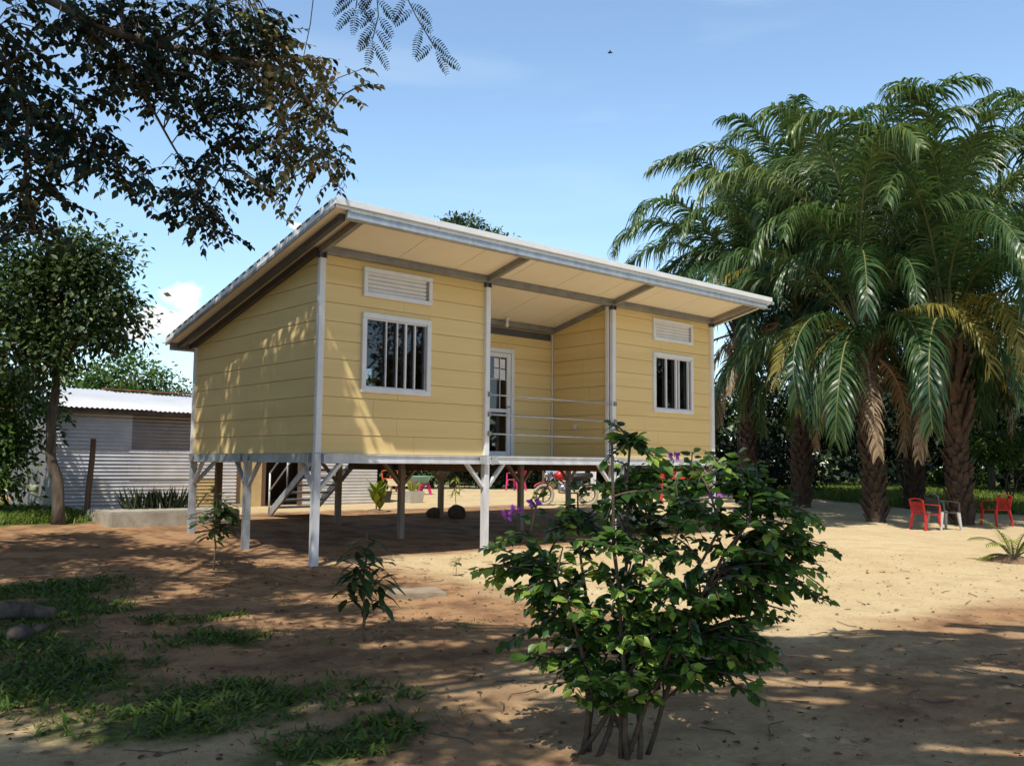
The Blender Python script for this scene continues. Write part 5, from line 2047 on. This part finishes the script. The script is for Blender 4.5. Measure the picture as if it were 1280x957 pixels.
# stones, log, slab
def rock(x, y, rx, ry, rz, label, name='stone', sink=.3, mat='stone', seed=1):
    r = np.random.default_rng(seed)
    bm = bmesh.new()
    bmesh.ops.create_icosphere(bm, subdivisions=3, radius=1)
    for v in bm.verts:
        q = v.co
        k = 1+.22*(fbm(np.array([q.x*1.7+seed*3]), np.array([q.y*1.7+q.z*1.3+seed]), 3)[0]-.45)*2
        v.co = Vector((q.x*rx*k, q.y*ry*k, q.z*rz*k))
    me = bpy.data.meshes.new(name)
    bm.to_mesh(me)
    bm.free()
    me.polygons.foreach_set('use_smooth', [True]*len(me.polygons))
    me.materials.append(M[mat])
    o = bpy.data.objects.new(name, me)
    col.objects.link(o)
    o.location = (x, y, gz(x, y)+rz*(1-sink)-.01)
    return tag(o, label, 'stone', 'stones lying about the yard')


rock(-4.30, -3.10, .10, .09, .07, 'rounded brown stone in the shaded weeds at the left edge', seed=3)
rock(-4.12, -2.95, .06, .06, .045, 'smaller stone beside the rounded brown one at the left edge', seed=4)
rock(5.54, 4.62, .20, .13, .13, 'dark lump lying in the shade under the floor, left of its neighbour', seed=5)
rock(5.98, 4.42, .22, .16, .17, 'larger dark lump in the shade under the floor, at a brown stilt', seed=6)
mb = MB()
mb.tube([(-4.75, -2.0, .07), (-4.45, -2.15, .11), (-4.15, -2.2, .10), (-3.85, -2.35, .06)], [.085, .09, .08, .05], 9)
lg = mb.build('fallen_log', 'bark', smooth=True)
tag(lg, 'short fallen log lying in the weeds at the left edge', 'log')
mb = MB()
sz_ = gz(-.55, -3.1)
mb.hexa([(-.86, -3.22, sz_-.08), (-.36, -3.40, sz_-.08), (-.26, -3.05, sz_-.08), (-.76, -2.87, sz_-.08), (-.86, -3.22, sz_+.055), (-.36, -3.40, sz_+.05), (-.26, -3.05, sz_+.07), (-.76, -2.87, sz_+.07)])
sb = mb.build('concrete_slab', 'concrete', bevel=.012)
sb.data.materials[0] = M['stone2']
tag(sb, 'flat square concrete slab set in the ground before the porch', 'slab')


# ------------------------------------------------------------------ CHAIRS
def armchair(label, mat='redplastic', loc=(0, 0), rz=0.0, s=1.0, group=None, name='plastic_chair', legmat=None):
    """moulded armchair facing +X"""
    t = thing(name, label, 'chair', (0, 0, 0), group)
    seat = MB()
    ny_, nx_ = 7, 7
    vs, fs = [], []
    for i in range(nx_):
        for j in range(ny_):
            x = -.22+.44*i/(nx_-1)
            y = -.22+.44*j/(ny_-1)
            vs.append((x, y, .41-.012*math.cos(x*6)*math.cos(y*6)+(-.02 if i == nx_-1 else 0)))
    n_ = len(vs)
    vs += [(x, y, z-.018) for x, y, z in vs]
    for i in range(nx_-1):
        for j in range(ny_-1):
            a = i*ny_+j
            fs += [(a, a+ny_, a+ny_+1, a+1), (n_+a, n_+a+1, n_+a+ny_+1, n_+a+ny_)]
    ring = [i*ny_ for i in range(nx_)]+[(nx_-1)*ny_+j for j in range(1, ny_)]+[i*ny_+ny_-1 for i in range(nx_-2, -1, -1)]+[j for j in range(ny_-2, 0, -1)]
    for a, b_ in zip(ring, ring[1:]+ring[:1]):
        fs.append((a, b_, n_+b_, n_+a))
    seat.add(vs, fs)
    seat.build('seat', mat, t, True)
    back = MB()
    for k in range(7):                       # fan of slats
        y = -.165+.055*k
        back.bar((-.225, y*.85, .42), (-.30, y*1.05, .72), .012, .030, (1, 0, 0))
    arc = [(-.302+.02*abs(math.sin(a))*0-.0, .21*math.sin(a), .735+.055*math.cos(a)) for a in np.linspace(-PI/2, PI/2, 9)]
    for p, q in zip(arc[:-1], arc[1:]):
        back.bar(p, q, .025, .075, (1, 0, 0))
    for s_ in (-1, 1):
        back.bar((-.225, s_*.205, .41), (-.302, s_*.215, .745), .03, .04, (1, 0, 0))
    back.build('backrest', mat, t, bevel=.004)
    for s_ in (-1, 1):
        a = MB()
        pth = [(-.285, s_*.225, .66), (-.14, s_*.265, .645), (.06, s_*.275, .635), (.18, s_*.265, .61)]
        for p, q in zip(pth[:-1], pth[1:]):
            a.bar(p, q, .055, .022)
        a.bar((.185, s_*.262, .61), (.205, s_*.245, .40), .05, .024, (0, 1, 0))
        a.build('armrest', mat, t, bevel=.004)
        for xx, x2 in ((.20, .235), (-.21, -.27)):
            l = MB()
            l.hexa([(x2-.022, s_*.255-.02, 0), (x2+.022, s_*.255-.02, 0), (x2+.022, s_*.255+.02, 0), (x2-.022, s_*.255+.02, 0),
                    (xx-.035, s_*.215-.03, .405), (xx+.035, s_*.215-.03, .405), (xx+.035, s_*.215+.03, .405), (xx-.035, s_*.215+.03, .405)])
            l.build('leg', legmat or mat, t, bevel=.005)
    t.location = (loc[0], loc[1], gz(*loc)-.005)
    t.rotation_euler = (0, 0, rz)
    t.scale = (s, s, s)
    return t


AV = YAW-PI/2           # heading of the picture's right hand side
c1 = armchair('red plastic armchair standing beside the dark chair under the palms', loc=(14.1, -2.05), rz=AV+.35, s=.88, group='red plastic armchairs')
c2 = copy_tree(c1)
c2.location = (17.0, -2.45, gz(17.0, -2.45))
c2.rotation_euler = (0, 0, AV+PI/2+.3)
c2.scale = (.94, .94, .94)
c2['label'] = 'red plastic armchair with open back slats behind the young palm'
c3 = armchair('charcoal plastic chair with a tall back between the red chair and the palm trunk', 'greyplastic', (14.55, -2.25), AV+.2, 1.0, None, 'dark_chair', 'palegrey')
# rear yard furniture
c4 = armchair('bright pink plastic chair in the back yard under the porch floor', 'pinkplastic', (17.4, 15.1), AV+PI*.8, 1.1)
c5 = armchair('orange red chair in the back yard right of the cordyline plant', 'orangeplastic', (12.3, 16.0), AV+PI*.7, 1.2)


def bench(loc, L, h, mat, label, name, cat, rz):
    t = thing(name, label, cat, (0, 0, 0))
    mb = MB()
    for k in range(4):
        mb.box(-L/2, L/2, -.24+.125*k, -.24+.115+.125*k, h-.04, h)
    mb.build('tabletop', mat, t, bevel=.004)
    for sx in (-1, 1):
        for sy in (-1, 1):
            l = MB()
            l.bar((sx*(L/2-.1), sy*.2, 0), (sx*(L/2-.12), sy*.18, h-.041), .06, .06, (1, 0, 0))
            l.build('leg', mat, t)
    mb = MB()
    mb.box(-L/2+.05, L/2-.05, -.252, -.242, h-.22, h-.045)
    mb.build('apron', mat, t)
    t.location = (loc[0], loc[1], gz(*loc))
    t.rotation_euler = (0, 0, rz)
    return t


bench((15.3, 5.4), 1.7, .92, 'redplastic', 'long red table behind the right wing stilts, seen through the bush', 'red_table', 'table', AV)
bench((11.3, 14.0), 1.0, .50, 'cream', 'low pale table in the back yard before the orange red chair', 'low_table', 'table', AV)

# basin on a pink stool
x, y = 11.6, 13.4
z = gz(x, y)
stl = thing('pink_stool', 'small pink plastic stool carrying a teal basin in the back yard', 'stool', (x, y, z))
mb = MB()
mb.hexa([(x-.24, y-.24, z+.30), (x+.24, y-.24, z+.30), (x+.24, y+.24, z+.30), (x-.24, y+.24, z+.30), (x-.22, y-.22, z+.36), (x+.22, y-.22, z+.36), (x+.22, y+.22, z+.36), (x-.22, y+.22, z+.36)])
mb.build('seat', 'pinkplastic', stl, bevel=.01)
for sx in (-1, 1):
    for sy in (-1, 1):
        l = MB()
        l.bar((x+sx*.25, y+sy*.25, z), (x+sx*.2, y+sy*.2, z+.299), .07, .07, (1, 0, 0))
        l.build('leg', 'pinkplastic', stl)
mb = MB()
mb.lathe((x, y, z+.362), [(0, 0), (.22, 0), (.36, .22), (.40, .23), (.40, .25), (.35, .25), (.22, .03), (0, .03)], 20)
bs = mb.build('wash_basin', 'teal', smooth=True)
tag(bs, 'wide teal wash basin standing on the pink stool', 'basin')

# planter boxes in the back yard
for i, (x, y, mat, lab, lf) in enumerate([(7.3, 9.3, 'black', 'dark planter box right of the cordyline plant in the back yard', 'leafmango'), (8.0, 8.8, 'palegrey', 'grey planter box with pale spiky leaves beside a brown stilt', 'leafti')]):
    z = gz(x, y)
    t = thing('planter_box', lab, 'planter', (x, y, z), 'planter boxes in the back yard')
    mb = MB()
    mb.hexa([(x-.20, y-.16, z), (x+.20, y-.16, z), (x+.20, y+.16, z), (x-.20, y+.16, z), (x-.24, y-.2, z+.30), (x+.24, y-.2, z+.30), (x+.24, y+.2, z+.30), (x-.24, y+.2, z+.30)])
    mb.build('box', mat, t, bevel=.01)
    n = 26
    a_ = rng.uniform(0, 2*PI, n)
    leaves('foliage', np.stack([x+rng.normal(0, .06, n), y+rng.normal(0, .05, n), np.full(n, z+.29)], 1), np.stack([np.cos(a_)*.5, np.sin(a_)*.5, np.ones(n)], 1), rng.normal(0, 1, (n, 3)),
           rng.uniform(.16, .36, n), L_LANCE, rng.random(n), lf, t)

# laundry
def cloth(x0, x1, y, ztop, zbot, mat, label, seed):
    r = random.Random(seed)
    nx_, nz_ = 16, 10
    mb = MB()
    vs, fs = [], []
    ph = r.uniform(0, 6)
    for i in range(nx_+1):
        for j in range(nz_+1):
            u, v = i/nx_, j/nz_
            xx = x0+(x1-x0)*(.5+(u-.5)*(1-.15*v))
            yy = y+.05*math.sin(u*11+ph)*(.3+.7*v)+.02*math.sin(u*23+v*3)
            zz = ztop-(ztop-zbot)*v*(1+.12*math.sin(u*5+ph))
            vs.append((xx, yy, zz))
    for i in range(nx_):
        for j in range(nz_):
            a = i*(nz_+1)+j
            fs.append((a, a+nz_+1, a+nz_+2, a+1))
    mb.add(vs, fs)
    o = mb.build('hanging_cloth', mat, smooth=True)
    return tag(o, label, 'cloth', 'laundry hanging on the clothes line')


LA, LB = Vector((11.1, 7.05, 0)), Vector((12.45, 5.85, 0))
ld = (LB-LA).normalized()
line = thing('clothes_line', 'clothes line between two thin poles in the sunny back yard', 'clothes line', (LA.x, LA.y, gz(LA.x, LA.y)))
mb = MB()
mb.tube([LA+UPV*1.36, (LA+LB)/2+UPV*1.33, LB+UPV*1.36], .006, 5)
mb.build('line', 'black', line)
for e in (LA, LB):
    mb = MB()
    mb.tube([(e.x, e.y, gz(e.x, e.y)-.1), (e.x, e.y, 1.40)], .028, 7)
    mb.build('pole', 'brownwood', line)


def lcloth(a, b, ztop, zbot, mat, label, seed):
    o = cloth(a, b, 0.0, ztop, zbot, mat, label, seed)
    o.location = (LA.x, LA.y, 0)
    o.rotation_euler = (0, 0, math.atan2(ld.y, ld.x))


lcloth(.06, .42, 1.33, .95, 'bluecloth', 'pale blue cloth at the left end of the clothes line', 1)
lcloth(.40, .76, 1.33, .86, 'pinkcloth', 'pinkish cloth in the middle of the clothes line', 2)
lcloth(.72, 1.16, 1.33, .92, 'cloth', 'white crumpled cloth right of the pinkish one on the clothes line', 3)
lcloth(1.30, 1.46, 1.34, .74, 'cloth', 'narrow white towel at the right end of the clothes line', 4)

# motorcycle parked behind the house
mc = thing('motorcycle', 'dusty motorcycle with a pale tyre parked behind the house, seen between the stilts', 'motorcycle', (0, 0, 0))


def torus(mb, c, R_, r_, n=28, k=10):
    base = len(mb.v)
    for i in range(n):
        a = 2*PI*i/n
        for j in range(k):
            b_ = 2*PI*j/k
            rr = R_+r_*math.cos(b_)
            mb.v.append((c[0]+rr*math.cos(a), c[1]+r_*math.sin(b_), c[2]+rr*math.sin(a)))
    for i in range(n):
        for j in range(k):
            i2, j2 = (i+1) % n, (j+1) % k
            mb.f.append((base+i*k+j, base+i2*k+j, base+i2*k+j2, base+i*k+j2))


for xw in (0, 1.22):
    w = MB()
    torus(w, (xw, 0, .29), .245, .05)
    wo = w.build('wheel', 'tyre', mc, True)
    s_ = MB()
    torus(s_, (xw, 0, .29), .19, .014, 24, 6)
    s_.tube([(xw, -.05, .29), (xw, .05, .29)], .035, 10)
    for k in range(10):
        a = 2*PI*k/10
        s_.tube([(xw, 0, .29), (xw+.19*math.cos(a), 0, .29+.19*math.sin(a))], .004, 4)
    s_.build('rim', 'black', wo)
f = MB()
for yv in (-.07, .07):
    f.tube([(0, yv, .29), (.10, yv, .60), (.22, yv, .88)], .018, 7)
    f.tube([(1.22, yv, .29), (.85, yv, .33), (.45, yv, .34)], .018, 7)
    f.tube([(1.18, yv, .32), (1.0, yv, .66)], .02, 7)
f.tube([(.22, 0, .82), (.55, 0, .60), (.95, 0, .66), (1.25, 0, .70)], .025, 7)
f.tube([(.25, 0, .78), (.45, 0, .34), (.75, 0, .32)], .022, 7)
f.build('frame', 'black', mc, True)
f = MB()
f.tube([(.28, 0, .76), (.42, 0, .80), (.60, 0, .77), (.70, 0, .70)], [.06, .13, .12, .07], 10)
f.build('tank', 'redplastic', mc, True)
f = MB()
f.tube([(.66, 0, .74), (.85, 0, .75), (1.1, 0, .77), (1.34, 0, .80)], [.07, .10, .10, .06], 8)
f.build('seat', 'black', mc, True)
f = MB()
f.tube([(.34, -.34, .96), (.26, -.2, .98), (.22, 0, .92), (.26, .2, .98), (.34, .34, .96)], .014, 7)
f.build('handlebar', 'chrome', mc, True)
f = MB()
f.lathe((.52, 0, .34), [(0, 0), (.12, 0), (.14, .05), (.14, .16), (.10, .22), (0, .24)], 12)
f.build('engine', 'chrome', mc, True)
f = MB()
f.lathe((.08, 0, .80), [(0, -.08), (.06, -.07), (.08, 0), (.06, .06), (0, .07)], 12)
f.build('headlight', 'chrome', mc, True)
f = MB()
for i in range(8):
    a0, a1 = PI*.18+PI*.6*i/8, PI*.18+PI*.6*(i+1)/8
    f.bar((.33*math.cos(a0), 0, .29+.33*math.sin(a0)), (.33*math.cos(a1), 0, .29+.33*math.sin(a1)), .12, .012)
f.build('mudguard', 'redplastic', mc)
mc.location = (10.25, 6.15, gz(10.25, 6.15))
mc.rotation_euler = (0, 0, AV+.25)

# a crate on the motorcycle's rack
mb = MB()
cxr = Vector((10.25, 6.15, 0))+Vector((math.cos(AV+.25), math.sin(AV+.25), 0))*.62+Vector((0, 0, 0))
zc = gz(10.25, 6.15)+.86
# bird high in the sky
bd = thing('bird', 'tiny dark bird flying high in the blue sky', 'bird', (29.90, 21.38, 23.98))
mb = MB()
c0 = Vector((29.90, 21.38, 23.98))
mb.tube([c0-RV*.15, c0-RV*.07+UPV*.02, c0+RV*.06, c0+RV*.14-UPV*.01], [.015, .045, .04, .01], 8)
mb.build('body', 'bird', bd, True)
mb = MB()
for sg in (-1, 1):
    fv = Vector((FD[0], FD[1], 0))*sg
    mb.add([c0-RV*.04, c0+RV*.04, c0+RV*.01+fv*.14+UPV*.06, c0-RV*.06+fv*.14+UPV*.06, c0-RV*.07+fv*.26+UPV*.02], [(0, 1, 2, 3), (3, 2, 4)])
mb.build('wing', 'bird', bd)


# ------------------------------------------------------------------ ground cover
BLADE = ([(0, .05, 0), (.35, .06, .10), (.7, .045, .08), (1, 0, -.04), (.7, -.045, .08), (.35, -.06, .10), (0, -.05, 0)], [(0, 1, 5, 6), (1, 2, 4, 5), (2, 3, 4)])
WBLADE = ([(0, .05, 0), (.3, .10, .08), (.7, .075, .05), (1, 0, -.08), (.7, -.075, .05), (.3, -.10, .08), (0, -.05, 0)], [(0, 1, 5, 6), (1, 2, 4, 5), (2, 3, 4)])


def scatter(name, label, cat, n, area, per, hmin, hmax, mat, tmpl, spread=.6, mask=True, thr=.30, jit=.05, lift=1.0):
    x = rng.uniform(area[0], area[1], n)
    y = rng.uniform(area[2], area[3], n)
    if mask:
        mk_ = grassmask(x, y)+(fbm(x*1.6, y*1.6)-.48)*1.0
        keep = mk_ > thr+rng.random(n)*.5
        x, y = x[keep], y[keep]
    k = np.repeat(np.arange(len(x)), per)
    xx = x[k]+rng.normal(0, jit, len(k))
    yy = y[k]+rng.normal(0, jit, len(k))
    a = rng.uniform(0, 2*PI, len(k))
    ax = np.stack([np.cos(a)*spread*rng.uniform(.4, 1.6, len(k)), np.sin(a)*spread*rng.uniform(.4, 1.6, len(k)), np.full(len(k), lift)*rng.uniform(.3, 1.1, len(k))], 1)
    nr = np.stack([-np.cos(a)*.7, -np.sin(a)*.7, np.full(len(k), .7)], 1)
    pos = np.stack([xx, yy, gz_np(xx, yy)-.006], 1)
    tn = np.clip(rng.normal(.45, .2, len(k))+.12*rng.normal(0, 1, len(x))[k], 0, 1)
    o = leaves(name, pos, ax, nr, rng.uniform(hmin, hmax, len(k)), tmpl, tn, mat)
    return tag(o, label, cat, kind='stuff')


scatter('weeds', 'patches of green weeds and coarse grass in the shaded foreground', 'weeds', 26000, (-6.2, 2.6, -9.8, 1.0), 7, .035, .115, 'weed', WBLADE, 1.3, True, .40, .035)
scatter('short_grass', 'short thin grass sprouting in the foreground dirt', 'grass', 26000, (-6.5, 2.5, -9.8, 3.0), 4, .025, .07, 'weed', BLADE, .9, True, .30, .02)
scatter('lawn_grass', 'sunny green grass beside the corrugated shed', 'grass', 8000, (-6.0, -.4, 5.3, 10.5), 5, .08, .20, 'lawn', BLADE, .7, True, .45, .05)
scatter('far_grass', 'strip of bright grass beyond the palm trunks', 'grass', 24000, (22.5, 40.0, -9.0, 13.0), 4, .12, .32, 'lawn', BLADE, .6, True, .45, .08)

# fallen leaves and small pebbles on the dirt
n = 5200
x = rng.uniform(-6, 8, n)
y = rng.uniform(-9.8, 1.5, n)
keep = rng.random(n) < (.25+.75*ss(2, -1.5, x))
x, y = x[keep], y[keep]
n = len(x)
o = leaves('leaf_litter', np.stack([x, y, gz_np(x, y)+.008], 1), np.stack([rng.normal(0, 1, n), rng.normal(0, 1, n), rng.normal(0, .15, n)], 1),
           np.stack([rng.normal(0, .3, n), rng.normal(0, .3, n), np.ones(n)], 1), rng.uniform(.018, .055, n), L_OVATE, rng.random(n), 'litter')
tag(o, 'fallen dry leaves scattered over the dirt', 'leaf litter', kind='stuff')
n = 7000
x = rng.uniform(-6, 9, n)
y = rng.uniform(-9.8, 1.5, n)
oct_ = ([(.5, 0, 0), (0, .4, 0), (-.5, 0, 0), (0, -.4, 0), (0, 0, .35), (0, 0, -.3)], [(0, 1, 4), (1, 2, 4), (2, 3, 4), (3, 0, 4), (1, 0, 5), (2, 1, 5), (3, 2, 5), (0, 3, 5)])
o = leaves('pebbles', np.stack([x, y, gz_np(x, y)+.001], 1), np.stack([rng.normal(0, 1, n), rng.normal(0, 1, n), np.zeros(n)], 1), np.stack([np.zeros(n), np.zeros(n), np.ones(n)], 1)+rng.normal(0, .2, (n, 3)),
           rng.uniform(.005, .017, n)*rng.uniform(.5, 1.2, n)*(1+1.2*(rng.random(n) < .06)), oct_, rng.random(n), 'litter')
tag(o, 'small pebbles and crumbs of earth on the dirt', 'pebbles', kind='stuff')

# dry twigs lying about
mb = MB()
rt_ = random.Random(77)
for k in range(210):
    x, y = rt_.uniform(-5.5, 6.5), rt_.uniform(-9.5, 1.0)
    if x > 1.5 and rt_.random() < .6:
        continue
    a = rt_.uniform(0, PI)
    L = rt_.uniform(.06, .34)
    p = Vector((x, y, 0))
    pts = []
    for i in range(4):
        q = p+Vector((math.cos(a), math.sin(a), 0))*L*i/3
        a += rt_.uniform(-.35, .35)
        pts.append((q.x, q.y, gz(q.x, q.y)+.006+.012*rt_.random()))
    mb.tube(pts, [.004, .0035, .003, .002], 4)
tw_ = mb.build('dry_twigs', 'bark', smooth=True)
tag(tw_, 'thin dry twigs scattered over the dirt yard', 'twigs', kind='stuff')
